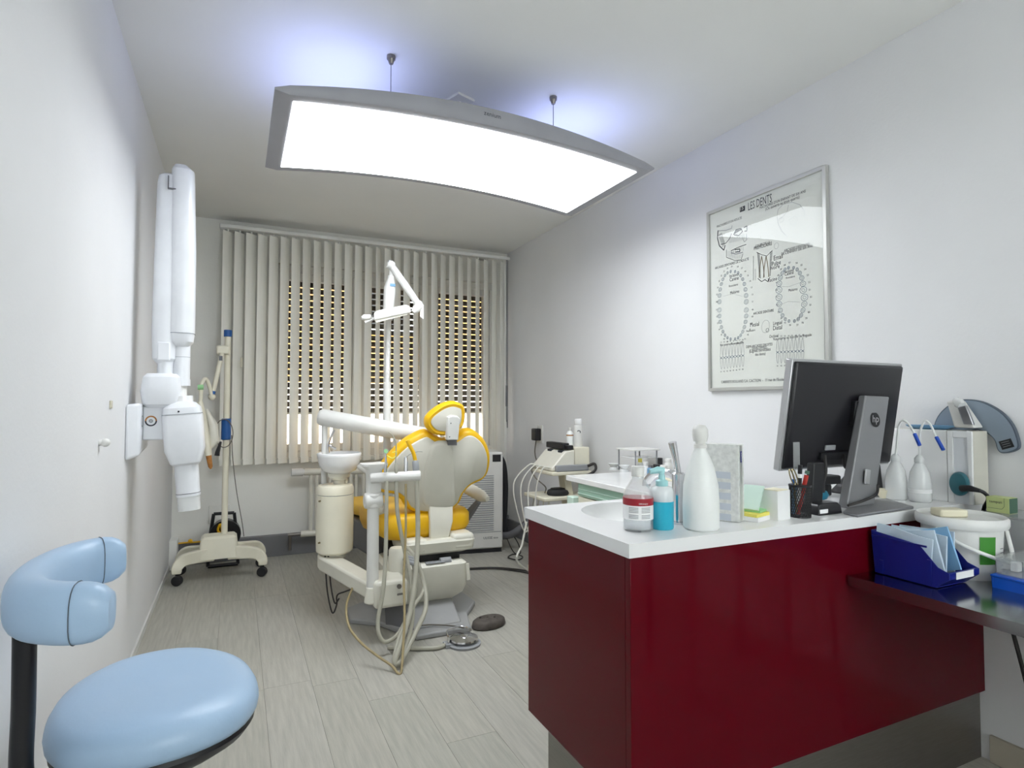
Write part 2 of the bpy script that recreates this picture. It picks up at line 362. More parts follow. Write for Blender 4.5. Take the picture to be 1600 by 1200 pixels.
# ---------------------------------------------------------------- suspended ceiling luminaire
lp = thing('ceiling_light', 'large arched rectangular light panel hung on wires below the ceiling', 'light', (.9, 2.48, 2.2))
CX, HX = .9, .80
def zb(x): return 2.19+.055*(1-((x-CX)/HX)**2)
def zt(x): return 2.225+.105*(1-((x-CX)/HX)**2)
hs = MB(); rings = []
Y0, Y1 = 2.115, 2.845
for i in range(33):
    u = -1+2*i/32; x = CX+HX*u; b, t = zb(x), zt(x); e = min(1, (1-abs(u))*14+.25)
    m_ = (b+t)/2; b, t = m_+(b-m_)*e, m_+(t-m_)*e; r = (t-b)*.25
    rings.append([Vector((x, y, z)) for y, z in ((Y0, b+r), (Y0+r*.6, b), (Y1-r*.6, b), (Y1, b+r), (Y1, t-r), (Y1-r*2, t), (Y0+r*2, t), (Y0, t-r))])
hs.loft(rings); hs.build('housing', 'greylamp', lp, ang=40)
def sheet(x0, x1, y0, y1, f, d0, d1, n=24):
    mb = MB(); R = []
    for i in range(n+1):
        x = x0+(x1-x0)*i/n; z = f(x); R.append([Vector((x, y0, z+d0)), Vector((x, y1, z+d0)), Vector((x, y1, z+d1)), Vector((x, y0, z+d1))])
    return mb.loft(R)
sheet(.163, 1.637, 2.165, 2.79, zb, -.003, .004).build('diffuser', 'panellight', lp)
sheet(.16, .56, 2.2, 2.76, zt, -.002, .003, 8).build('uplight_diffuser', 'uplight', lp)
sheet(1.24, 1.64, 2.2, 2.76, zt, -.002, .003, 8).build('uplight_diffuser', 'uplight', lp)
for x in (.527, 1.252):
    for y in (2.25, 2.70):
        wr = MB().cyl((x, y, zt(x)-.005), (x, y, 2.48), .0016, n=6).build('suspension_wire', 'greydark', lp)
        MB().cyl((x, y, 2.487), (x, y, 2.5), .017, n=16).cyl((x, y, 2.468), (x, y, 2.487), .008, .014, n=16).build('ceiling_anchor', 'brushed', wr)
ro = MB().box((.883, 2.444, 2.494), (.095, .095, .012), rz=.35).build('junction_plate', 'white', lp, bev=.002)
MB().cyl((.883, 2.444, 2.30), (.883, 2.444, 2.49), .006, n=8).build('power_cable', 'white', ro)
tm = MB(); text_into(tm, 'zenium', frame3((.865, Y0-.0012, 2.277), (1, 0, -.04), (0, 0, 1)), width=.072)
tm.build('maker_lettering', 'ink', lp, smooth=False)
# ---------------------------------------------------------------- x-ray unit on the left wall
xr = thing('xray_arm_unit', 'white wall mounted dental x-ray unit with folded arm and hanging tube head', 'x-ray unit', (-.38, 2.9, .62))
Wx = XL
MB().loft([[Vector((Wx, 2.80, .905)), Vector((Wx, 2.80, 1.135)), Vector((Wx, 3.12, 1.135)), Vector((Wx, 3.12, .905))],
           [Vector((Wx+.05, 2.82, .925)), Vector((Wx+.05, 2.82, 1.14)), Vector((Wx+.05, 3.09, 1.14)), Vector((Wx+.05, 3.09, .95))]]).build('wall_plate', 'xraywhite', xr, bev=.012, seg=3)
br = MB().bb((Wx+.05, 2.88, .985), (-.17, 3.03, 1.125)).build('bracket', 'xraywhite', xr, bev=.006)
# round exposure symbols on the bracket front, dark and amber rings
def annulus(mb, c, ux, uy, r0, r1, a0=0, a1=360, n=24):
    c, ux, uy = Vector(c), Vector(ux), Vector(uy)
    for k in range(n):
        p, q = (math.radians(a0+(a1-a0)*t/n) for t in (k, k+1))
        f = lambda r, a: c+r*math.cos(a)*ux+r*math.sin(a)*uy
        mb.add([f(r0, p), f(r1, p), f(r1, q), f(r0, q)], [(0, 1, 2, 3)])
for cx_, top in ((-.324, 'amber'), (-.262, 'boxgreen')):
    a = MB(); annulus(a, (cx_, 2.8785, 1.065), (1, 0, 0), (0, 0, 1), .0165, .022, 180, 360); a.build('symbol_ring', 'ink', br, smooth=False)
    a = MB(); annulus(a, (cx_, 2.8785, 1.065), (1, 0, 0), (0, 0, 1), .0165, .022, 0, 180); a.build('symbol_ring', top, br, smooth=False)
    a = MB(); annulus(a, (cx_, 2.8785, 1.065), (1, 0, 0), (0, 0, 1), .002, .008); a.build('symbol_print', 'labgrey', br, smooth=False)
a = MB(); annulus(a, (Wx+.0515, 2.86, 1.065), (0, 1, 0), (0, 0, 1), .02, .024); annulus(a, (Wx+.0515, 2.95, 1.065), (0, 1, 0), (0, 0, 1), .02, .024); a.build('symbol_outline', 'inkgrey', xr, smooth=False)
# shoulder housing over the bracket
def rrect(cx, cy, z, hx, hy, r=.35, n=4):
    out = []
    for sx, sy, a0 in ((1, 1, 0), (-1, 1, 90), (-1, -1, 180), (1, -1, 270)):
        for k in range(n+1):
            a = math.radians(a0+90*k/n); rr = min(hx, hy)*r
            out.append(Vector((cx+sx*(hx-rr)+rr*math.cos(a), cy+sy*(hy-rr)+rr*math.sin(a), z)))
    return out
SXc, SY = -.290, 2.93
MB().loft([rrect(SXc+.0, SY, z, hx, hy, .5) for z, hx, hy in ((1.12, .055, .06), (1.135, .068, .075), (1.19, .076, .085), (1.25, .068, .075), (1.265, .055, .06))]).build('shoulder_housing', 'xraywhite', xr, ang=25)
MB().cyl((SXc+.012, SY, 1.26), (SXc+.012, SY, 1.335), .034).build('lower_pivot', 'xraywhite', xr)
def ovring(cx, cy, z, hx, hy, n=20): return [Vector((cx+hx*math.copysign(abs(math.cos(t))**.7, math.cos(t)), cy+hy*math.copysign(abs(math.sin(t))**.7, math.sin(t)), z)) for t in [2*math.pi*k/n for k in range(n)]]
la = MB().loft([ovring(SXc+.006, SY+.01, z, hx, hy) for z, hx, hy in ((1.31, .030, .04), (1.33, .047, .055), (1.45, .052, .058), (1.8, .047, .055), (2.09, .042, .052), (2.125, .036, .045), (2.138, .018, .025))]).build('lower_arm', 'xraywhite', xr, ang=30)
MB().bb((SXc-.018, SY-.049, 1.32), (SXc+.03, SY-.038, 1.40)).build('hinge_cover', 'xraywhite', la, bev=.006)
MB().bb((SXc+.008, SY-.052, 2.06), (SXc+.012, SY-.04, 2.115)).bb((SXc+.008, SY-.052, 2.058), (SXc+.04, SY-.04, 2.063)).build('cover_seam', 'greydark', la)
MB().rod([(SXc+.0, SY, 2.10), (-.20, SY, 2.12)], .035).build('elbow', 'xraywhite', xr)
UX, UY = -.222, 2.93
ua = MB().loft([ovring(UX+dx, UY, z, hx, hy) for z, hx, hy, dx in ((1.385, .030, .035, 0), (1.405, .046, .05, 0), (1.45, .052, .056, 0), (1.8, .050, .056, 0), (2.10, .046, .056, -.005), (2.155, .044, .055, -.006), (2.178, .026, .035, -.014))]).build('upper_arm', 'xraywhite', xr, ang=30)
MB().loft([ovring(UX, UY, z, .0525, .0565) for z in (1.440, 1.4425)]).build('seam', 'inkgrey', ua)
MB().cyl((UX+.002, UY, 1.24), (UX+.002, UY, 1.40), .033).cyl((UX+.002, UY, 1.215), (UX+.002, UY, 1.243), .0355).build('head_pivot', 'xraywhite', xr)
MB().cyl((UX+.002, UY, 1.339), (UX+.002, UY, 1.3405), .0336).build('pivot_seam', 'inkgrey', xr)
MB().cyl((UX-.005, UY, 1.13), (UX-.005, UY, 1.22), .030).build('yoke', 'white', xr)
# tube head, hanging slightly askew
HM = Matrix.Translation((-.213, 2.91, 1.14)) @ Matrix.Rotation(math.radians(-4.5), 4, 'Y')
def hx(lst): return [[HM @ p for p in rrect(0, 0, z, a, b, r)] for z, a, b, r in lst]
th = MB().loft(hx([(.01, .03, .04, .6), (0, .052, .055, .5), (-.02, .070, .07, .4), (-.06, .075, .075, .3), (-.2, .075, .075, .3), (-.255, .058, .065, .4), (-.265, .05, .05, .5)])).build('tube_head', 'xraywhite', xr, ang=25)
MB().loft([[HM @ p for p in ovring(0, 0, z, .043, .045)] for z in (-.005, .03)]).build('head_collar', 'whitegloss', th)
MB().loft(hx([(-.0455, .0745, .0755, .3), (-.0475, .0748, .0755, .3)])).build('head_seam', 'inkgrey', th)
cn = MB().loft([[HM @ p for p in m_] for m_ in (ovring(0, 0, -.262, .047, .047), ovring(0, 0, -.375, .046, .046), ovring(0, 0, -.385, .047, .047), ovring(0, 0, -.40, .047, .047))]).build('collimator', 'xraywhite', th)
MB().loft([[HM @ p for p in ovring(0, 0, z, .0475, .0475)] for z in (-.386, -.388)]).build('print_line', 'ink', cn)
MB().loft([[HM @ p for p in m_] for m_ in (ovring(0, 0, -.40, .044, .044), ovring(0, 0, -.46, .044, .044), ovring(0, 0, -.46, .041, .041), ovring(0, 0, -.40, .041, .041))], cap=False).build('spacer_ring', 'milky', cn)
p_ = HM @ Vector((-.01, -.0765, -.035)); MB().cyl(p_, p_+Vector((0, .004, 0)), .004, n=10).build('indicator_dot', 'ink', th)
# small knob and screw anchor on the left wall
tag(MB().cyl((XL, 2.31, 1.01), (XL+.012, 2.31, 1.01), .01).ball((XL+.018, 2.31, 1.01), .014).build('door_stop', 'white'), 'small round white knob on the left wall', 'door stop')
tag(MB().bb((XL, 2.465, 1.12), (XL+.006, 2.495, 1.148)).build('wall_anchor', 'creamdark', bev=.002), 'small beige screw patch on the left wall', 'wall fitting')

# ---------------------------------------------------------------- mobile lamp stand
st = thing('whitening_lamp_stand', 'cream mobile lamp stand with blue collars on a four-wheeled foot', 'lamp stand', (-.05, 4.35, 0))
PX, PY = -.06, 4.35
MB().cyl((PX, PY, .27), (PX, PY, 1.60), .019).build('pole', 'ivory', st)
MB().cyl((PX, PY, 1.585), (PX, PY, 1.63), .025).build('top_cap', 'bluecap', st, bev=.003)
MB().cyl((PX, PY, .90), (PX, PY, 1.04), .030).build('grip_sleeve', 'bluecap', st, bev=.006)
ft = MB().loft([rrect(PX-.03, PY-.02, z, a, b, .25) for z, a, b in ((.145, .12, .09), (.27, .105, .075), (.285, .09, .06))]).build('foot_housing', 'ivory', st, ang=30)
for sx in (-1, 1):
    for sy in (-1, 1):
        ex = PX-.015+sx*.245; ey = PY-.09 if sy < 0 else PY+.17
        y0 = PY-.02+sy*.05
        xm = PX-.015+sx*.1
        pts = [(xm-sx*.06, y0, .175), (xm+sx*.02, y0+sy*.012, .17), (ex-sx*.035, ey-sy*.02, .15), (ex, ey, .115), (ex+sx*.003, ey, .075)]
        lg = MB(); R = []
        C_ = cr(pts, 5)
        for i, p in enumerate(C_):
            t = (C_[min(i+1, len(C_)-1)]-C_[max(i-1, 0)]).normalized(); sd = t.cross(Vector((0, 1, 0))).normalized(); f = Vector((0, 1, 0))
            hgt = .045-.02*i/len(C_)
            R.append([p+sd*hgt+f*.022, p+sd*hgt-f*.022, p-sd*hgt-f*.026, p-sd*hgt+f*.026])
        l_ = lg.loft(R).build('leg', 'ivory', st, bev=.006)
        cs = MB().cyl((ex-.006, ey-.016, .031), (ex+.006, ey+.016, .031), .031, n=20).cyl((ex, ey, .04), (ex, ey, .085), .012, n=10)
        cs.build('caster', 'rubber', l_, bev=.004)
# lamp arm with the head turned down
y = 4.30
MB().bb(tuple(at(338, 553, 'y', y)+Vector((0, 0, 0))), tuple(at(359, 541, 'y', PY)+Vector((.0, .03, 0)))).build('clamp', 'ivory', st, bev=.01)
A0, A1 = at(347, 552, 'y', 4.29), at(331, 620, 'y', 4.27)
ar = MB().cyl(A0, A1, .014).build('arm', 'ivory', st)
c_ = A0.lerp(A1, .12); MB().box(c_+Vector((0, -.013, 0)), (.02, .01, .03)).build('rating_label', 'greydark', ar)
c_ = A0.lerp(A1, .90); MB().cyl(A0.lerp(A1, .87), A0.lerp(A1, .94), .0155).build('blue_band', 'bluecap', ar)
MB().ball(A1, .022).build('joint', 'ivory', st)
q = [at(331, 622, 'y', 4.27), at(327, 603, 'y', 4.25), at(321, 592, 'y', 4.24), at(315, 600, 'y', 4.22), at(314, 615, 'y', 4.22), at(313, 628, 'y', 4.22)]
MB().tube(q, .012, 12).build('flexible_neck', 'ivory', st)
B0, B1 = at(312, 628, 'y', 4.22), at(326, 712, 'y', 4.18)
hd = MB().rod([B0, B0.lerp(B1, .3), B0.lerp(B1, .7), B1], [.018, .026, .024, .020], 16).build('lamp_head', 'ivory', st)
MB().rod([B1, B1+(B1-B0).normalized()*.07, B1+(B1-B0).normalized()*.085], [.017, .013, .004], 14).build('light_tip', 'amber', hd)
MB().rod([at(322, 640, 'y', 4.25), at(333, 665, 'y', 4.24), at(334, 690, 'y', 4.22), at(328, 700, 'y', 4.21)], [.012, .03, .034, .012], 14).build('reflector_shield', 'cream', hd)
MB().cyl(at(309, 605, 'y', 4.21), at(318, 605, 'y', 4.21), .016, n=14).build('green_ring', 'notegreen', hd)
lc = [(350+14*math.cos(a), 677+22*math.sin(a)) for a in [k*math.pi/6 for k in range(-3, 10)]]
MB().tube([at(x, y, 'y', 4.315) for x, y in lc], .003, 6).tube([at(x, y, 'y', PY+.04) for x, y in ((362, 680), (364, 720), (370, 770), (378, 815), (381, 838))], .003, 6).build('cord', 'cablegrey', st)
MB().rod([at(345, 690, 'y', 4.30), at(340, 706, 'y', 4.29), at(339, 712, 'y', 4.29)], [.007, .014, .016], 8).build('plug', 'black', st)

# cable reel behind stand
rl = thing('cable_reel', 'black cable reel with yellow cord on the floor behind the lamp stand', 'cable reel', (-.12, 4.66, .0))
y = 4.62
a, b, c, d = (at(*p, 'y', y) for p in ((334, 803), (366, 801), (370, 838), (328, 838)))
fr_ = MB()
for p, q in ((a, b), (b, c), (d, a)): fr_.rod([p, q], .011, 8)
fr_.rod([c, (c.x+.01, y, .012)], .011, 8).rod([d, (d.x-.01, y, .012)], .011, 8).rod([(d.x-.01, y, .012), (c.x+.01, y, .012)], .012, 8)
fr_.build('carry_frame', 'black', rl)
cc = (a+c)/2+Vector((0, .0, -.06))
MB().cyl(cc+Vector((0, -.035, 0)), cc+Vector((0, .05, 0)), .10, n=28).build('drum', 'blackgloss', rl, bev=.004)
MB().cyl(cc+Vector((0, -.05, 0)), cc+Vector((0, -.036, 0)), .04, n=20).build('hub', 'rubber', rl)
MB().tube([cc+Vector((-.02, -.045, .0)), cc+Vector((-.045, -.055, .04)), cc+Vector((-.03, -.06, .08)), cc+Vector((-.02, -.05, .02)), cc+Vector((-.05, -.05, -.02))], .008, 8).build('yellow_plug_lead', 'yellow', rl)
tag(MB().tube([(-.36, 4.74, .164), (-.31, 4.75, .163), (-.25, 4.74, .163), (-.17, 4.75, .163)], .006, 6).ball((-.28, 4.745, .172), .016, 8).build('extension_lead', 'yellow'), 'yellow lead lying on the grey skirting near the left corner', 'cord')
# ---------------------------------------------------------------- dental chair
dc = thing('dental_chair', 'yellow upholstered dental chair with cream back shell seen from behind', 'dental chair', (.95, 3.2, 0))
bpN = Vector((0, 1, .25)).normalized(); bp0 = Vector((1, 3.03, .75))
SMx = Matrix.Translation((.965, 3.08, 0)) @ Matrix.Rotation(math.radians(8), 4, 'Z')
def L(x, y, z): return SMx @ Vector((x, y, z))
plate = [(.80, 2.79), (1.08, 2.79), (1.13, 2.98), (1.24, 3.14), (1.23, 3.32), (1.12, 3.42), (1.10, 3.95), (.72, 3.95), (.70, 3.42), (.56, 3.33), (.55, 3.15), (.68, 3.04)]
MB().prism([(x, y, 0) for x, y in plate], (0, 0, .028)).build('floor_plate', 'greymetal', dc, bev=.008)
MB().loft([[Vector((x, y, .026)) for x, y in ((.80, 2.86), (1.06, 2.86), (1.08, 3.75), (.74, 3.75))], [Vector((x, y, .17)) for x, y in ((.80, 3.12), (1.05, 3.12), (1.04, 3.65), (.8, 3.65))]]).build('pedestal_ramp', 'greymetal', dc, bev=.01)
MB().loft([[Vector((x, y, .025)) for x, y in ((.70, 3.0), (.80, 2.85), (.83, 2.88), (.76, 3.3))], [Vector((x, y, .15)) for x, y in ((.72, 3.12), (.76, 3.08), (.80, 3.1), (.78, 3.3))]]).build('pedestal_rib', 'greydark', dc)
MB().loft([rrect(.915, 3.14, z, a, b, .2) for z, a, b in ((.095, .14, .12), (.14, .20, .16), (.18, .213, .18), (.295, .213, .18), (.31, .19, .165))]).build('pedestal_body', 'cream', dc, ang=30)
MB().bb((.76, 3.02, .305), (1.10, 3.35, .36)).build('lift_linkage', 'rubber', dc)
MB().cyl((.98, 2.99, .311), (1.04, 2.99, .311), .02, n=12).bb((.90, 2.965, .309), (1.0, 3.0, .315)).build('pedal_switch', 'labgrey', dc, bev=.002)
cr_ = MB().loft([rrect(.985, 3.14, z, a, b, .25) for z, a, b in ((.345, .15, .12), (.36, .19, .15), (.41, .20, .16), (.425, .19, .15))]).build('seat_carriage', 'cream', dc, ang=30)
for q_ in (((1.05, 2.985, .36), (1.175, 3.12, .445)), ((.80, 2.985, .36), (.915, 3.12, .435))): MB().bb(*q_).build('carriage_cheek', 'cream', dc, bev=.02, seg=3)
MB().rod([(1.13, 2.985, .285), (1.135, 2.98, .2)], .012, 10).build('release_lever', 'cream', dc)
MB().loft([[L(a, b, z) for a, b in ((-.16, .55), (.16, .55), (.16, .95), (-.16, .95))] for z in (.22, .41)]).build('motor_cover', 'greydark', dc, bev=.02)
def LR(lst, cy, r=.35): return [[SMx @ p for p in rrect(0, cy, z, a, b, r, 6)] for z, a, b in lst]
MB().loft(LR([(.415, .19, .20), (.425, .235, .245), (.47, .248, .275), (.53, .248, .275), (.553, .232, .255), (.562, .2, .21)], .25)).build('seat', 'yellow', dc, ang=60)
lr = MB(); R = []
for t in [i/10 for i in range(11)]:
    yy = .45+.75*t; zc = .50-.06*t; hw = (.195-.02*t)*(1 if 0 < t < 1 else .85); hh = .05 if 0 < t < 1 else .035
    R.append([L(hw*math.copysign(abs(math.cos(a))**.5, math.cos(a)), yy, zc+hh*math.copysign(abs(math.sin(a))**.6, math.sin(a))) for a in [2*math.pi*k/20 for k in range(20)]])
lr.loft(R).build('leg_rest', 'yellow', dc, ang=60)
back = [(696, 690), (682, 684), (667, 676), (645, 685), (628, 697), (612, 713), (600, 728), (590, 744), (586, 757), (590, 767), (602, 771), (617, 773), (629, 782), (637, 795), (655, 803), (680, 803), (705, 797), (718, 787), (725, 772), (737, 759), (755, 750), (764, 736), (766, 712), (758, 690), (743, 676), (728, 675), (712, 685)]
def outline(px, p0, n, sc, d, cen=None, sub=3):
    P = [atp(x, y, p0, n) for x, y in px]; m = len(P); out = []
    for i in range(m):
        a, b, c, e = P[i-1], P[i], P[(i+1) % m], P[(i+2) % m]
        for k in range(sub):
            t = k/sub; out.append(.5*((2*b)+(c-a)*t+(2*a-5*b+4*c-e)*t*t+(3*b-a-3*c+e)*t**3))
    m = len(out); res = []
    for i in range(m):                     # offset each point along the outward edge normal
        tg = (out[(i+1) % m]-out[i-1]).normalized(); o_ = tg.cross(n).normalized()
        res.append((out[i], o_))
    area = sum(((res[i][0]-out[0]).cross(res[(i+1) % m][0]-out[0])).dot(n) for i in range(m))
    sg = 1 if area > 0 else -1
    return [p+o_*sg*sc+n*d for p, o_ in res]
ou = lambda sc, d: outline(back, bp0, bpN, sc, d)
MB().loft([ou(-.03, -.004), ou(-.010, -.004), ou(.003, .018), ou(.004, .06), ou(-.014, .09), ou(-.03, .096)]).build('backrest_cushion', 'yellow', dc, ang=70)
sh = MB().loft([ou(-.022, .004), ou(-.022, -.010), ou(-.028, -.016)]).build('back_shell', 'shell', dc, ang=50)
sp = [(676, 691), (702, 691), (707, 720), (708, 760), (706, 790), (667, 790), (658, 775), (660, 740), (667, 712)]
ous = lambda sc, d: outline(sp, bp0, bpN, sc, d)
MB().loft([ous(.004, -.012), ous(0, -.018), ous(-.012, -.026), ous(-.02, -.028)]).build('shell_spine', 'shell', sh, ang=60)
t0, t1, t2, t3 = atp(669, 788, bp0, bpN), atp(706, 788, bp0, bpN), at(700, 838, 'y', 3.05), at(671, 842, 'y', 3.05)
bn = Vector((0, -.02, 0)); bk = Vector((0, .015, 0))
m0, m1 = (t0+t3)/2+Vector((-.004, -.02, .0)), (t1+t2)/2+Vector((.004, -.02, 0))
MB().loft([[t0+bn, t1+bn, t1+bk, t0+bk], [m0+bn, m1+bn, m1+bk, m0+bk], [t3+bn, t2+bn, t2+bk, t3+bk]]).build('back_bracket', 'cream', dc, bev=.006)
# headrest
hd_ = [(668, 668), (666, 658), (669, 650), (678, 641), (692, 632), (705, 628), (716, 629), (726, 635), (728, 649), (725, 665), (714, 676), (700, 681), (680, 679)]
hN = Vector((0, 1, .1)).normalized(); h0 = Vector((1, 2.93, 1.05))
oh = lambda sc, d: outline(hd_, h0, hN, sc, d)
hr = MB().loft([oh(-.030, .004), oh(-.012, -.004), oh(0, .015), oh(.002, .04), oh(-.012, .065), oh(-.03, .07)]).build('headrest', 'yellow', dc, ang=70)
MB().loft([oh(-.026, .004), oh(-.026, -.006), oh(-.031, -.008)]).build('headrest_shell', 'shell', hr, ang=50)
hb = [(697, 651), (703, 648), (712, 649), (716, 653), (713, 686), (695, 686)]
ob = lambda sc, d: outline(hb, h0, hN, sc, d, sub=1)
bk_ = MB().loft([ob(0, -.002), ob(0, -.03), ob(-.005, -.036)]).build('headrest_slide', 'labgrey' if False else 'white', hr, bev=.002)
MB().loft([outline([(697, 684), (711, 684), (711, 693), (697, 693)], bp0, bpN, 0, d, sub=1) for d in (-.03, .0)]).build('slide_stem', 'greydark', hr)
for px_, py_ in ((701, 660), (699, 681)):
    p = atp(px_, py_, h0, hN)-hN*.037; MB().cyl(p, p+hN*.006, .003, n=8).build('screw', 'ink', bk_)
# armrests
p, q = at(733, 765, 'y', 3.2), at(760, 776, 'y', 3.15)
ar_ = MB().rod([at(728, 763, 'y', 3.32), at(738, 767, 'y', 3.25), at(752, 775, 'y', 3.15), at(762, 780, 'y', 3.1)], [.028, .036, .034, .015], 14).build('armrest', 'shell', dc, ang=60)
MB().rod([at(748, 783, 'y', 3.16), at(735, 800, 'y', 3.2), at(718, 822, 'y', 3.25)], [.016, .024, .03], 10).build('arm_support', 'greydark', ar_)
a2 = MB().rod([at(578, 784, 'y', 3.45), at(586, 790, 'y', 3.35), at(597, 796, 'y', 3.2), at(602, 798, 'y', 3.15)], [.025, .036, .036, .014], 14).build('armrest', 'shell', dc, ang=60)
MB().rod([at(588, 798, 'y', 3.32), (.72, 3.33, .5), (.76, 3.32, .45)], [.016, .02, .02], 10).build('arm_support', 'greydark', a2)

# ---------------------------------------------------------------- delivery unit
du = thing('dental_unit', 'cream dental unit with round spittoon, cabinet drum and hanging hoses', 'dental unit', (.52, 3.15, .2))
cx_, cy_ = .497, 3.35
dr = MB().lathe([(.0, .33), (.085, .33), (.097, .342), (.0985, .40), (.0985, .645)], (cx_, cy_, 0), 40).build('drum', 'ivory', du, ang=40)
MB().lathe([(.096, .640), (.096, .648)], (cx_, cy_, 0), 40).build('drum_gap', 'greydark', dr)
MB().lathe([(.0985, .648), (.0985, .68), (.09, .695), (.05, .70), (0, .70)], (cx_, cy_, 0), 40).build('drum_lid', 'ivory', dr, ang=40)
for z in (.40, .62): MB().cyl((cx_-.085, cy_-.055, z), (cx_-.092, cy_-.062, z), .005, n=8).build('screw', 'goldmetal', dr)
sc = MB().lathe([(.03, .69), (.03, .72), (.042, .725), (.045, .735)], (cx_+.02, cy_, 0), 24).cyl((cx_+.055, cy_, .70), (cx_+.055, cy_, .725), .012).build('spittoon_stem', 'cream', du, ang=40)
MB().lathe([(.047, .735), (.055, .737), (.06, .752), (.058, .758)], (cx_+.02, cy_, 0), 32).build('bowl_collar', 'cream', du, ang=40)
bw = MB().lathe([(.055, .757), (.09, .775), (.108, .81), (.116, .85), (.118, .866), (.113, .87), (.109, .862), (.10, .82), (.07, .785), (0, .778)], (cx_+.02, cy_, 0), 48).build('spittoon_bowl', 'whitegloss', du, ang=60)
MB().tube([at(514, 708, 'y', 3.40), at(513, 695, 'y', 3.40), at(517, 683, 'y', 3.40), at(522, 672, 'y', 3.39)], .006, 8).cyl(at(515, 696, 'y', 3.39), at(524, 701, 'y', 3.36), .006, n=8).build('water_tap', 'chrome', bw)
MB().cyl((.447, 3.425, .68), (.447, 3.425, 1.05), .016).build('support_pole', 'white', du)
t0 = at(503, 652, 'y', 3.43); t1 = at(664, 681, 'y', 3.20)
tn = (t1-t0).normalized()
MB().rod([t0-tn*.022, t0-tn*.016, t0, t1, t1+tn*.02], [.02, .038, .047, .047, .03], 28).build('balance_arm', 'white', du, ang=50)
# beam from drum to delivery post
b0, b1 = Vector((.44, 3.38, .29)), Vector((.63, 2.90, .235))
dd = (b1-b0).normalized(); sd = Vector((dd.y, -dd.x, 0)).normalized()*.05
MB().loft([[p+sd*k+Vector((0, 0, -.038)), p-sd*k+Vector((0, 0, -.038)), p-sd*k+Vector((0, 0, .038)), p+sd*k+Vector((0, 0, .038))] for p, k in ((b0, .7), (b0.lerp(b1, .1), 1), (b1, 1))]).build('beam', 'cream', du, bev=.012, seg=3)
MB().lathe([(.06, .305), (.06, .335), (0, .335)], (cx_, cy_, 0), 24).build('drum_foot', 'cream', du)
MB().bb((.60, 2.80, .17), (.76, 3.02, .30)).build('junction_block', 'cream', du, bev=.02, seg=3)
MB().cyl((.715, 2.79, .27), (.715, 2.80, .27), .011, n=12).cyl((.705, 2.785, .235), (.735, 2.79, .235), .005, n=8).build('block_screw', 'brushed', du)
px_, py_ = at(583, 800, 'y', 2.86).x, 2.86
MB().cyl((px_, py_, .24), (px_, py_, .68), .028, n=28).build('post', 'white', du)
MB().cyl((px_, py_, .19), (px_, py_, .27), .04, .03, n=24).build('post_foot', 'cream', du, bev=.008)
MB().cyl((px_-.043, py_, .675), (px_+.043, py_, .675), .038, n=24).cyl((px_, py_, .64), (px_, py_, .71), .036).build('post_joint', 'white', du, bev=.008)
MB().loft([rrect(px_+.005, py_+.02, z, a, b, .5) for z, a, b in ((.70, .033, .033), (.78, .034, .034), (.82, .037, .04), (.840, .062, .055), (.85, .062, .055))]).build('tray_bracket', 'white', du, ang=40)
# holder bar and handpieces
h0_, h1_ = at(580, 747, 'y', 2.84), at(656, 743, 'y', 2.78); hv = (h1_-h0_).normalized()
MB().rod([h0_-hv*.004, h0_, h1_, h1_+hv*.004], [.02, .024, .024, .02], 20).build('holder_bar', 'white', du, ang=50)
def hz(px, py, y=2.80): return at(px, py, 'y', y)
MB().rod([hz(602, 738), hz(603, 726), hz(603, 712), hz(602, 706)], [.008, .007, .004, .003], 10).cyl(hz(603, 705, 2.79), hz(603, 705, 2.81), .012, n=14).build('polishing_handpiece', 'chrome', du)
MB().cyl(hz(603, 705, 2.785), hz(603, 705, 2.79), .010, n=14).build('green_cap', 'notegreen', du)
MB().tube([hz(605, 712), hz(613, 716), hz(619, 712), hz(619, 706), hz(613, 707)], .003, 6).build('curled_tip', 'noteyellow', du)
MB().rod([hz(619, 740), hz(619, 730), hz(618, 724)], [.007, .009, .004], 10).tube([hz(618, 724), hz(619, 700), hz(618, 690), hz(613, 680), hz(607, 675)], .003, 6).build('saliva_ejector', 'hose', du)
MB().rod([hz(634, 748), hz(634, 716), hz(634, 713)], [.010, .0095, .006], 14).tube([hz(635, 714), hz(642, 709), hz(652, 706), hz(660, 706)], .0018, 6).cyl(hz(634, 748), hz(634, 743), .014, n=14).build('air_water_syringe', 'chrome', du)
MB().rod([hz(650, 741), hz(650, 732), hz(649, 722), hz(649, 719)], [.012, .017, .016, .010], 14).build('suction_grip', 'labgrey', du)
MB().tube([hz(649, 720), hz(646, 708), hz(640, 696), hz(636, 688)], .0095, 10).build('suction_tube', 'yellow', du)
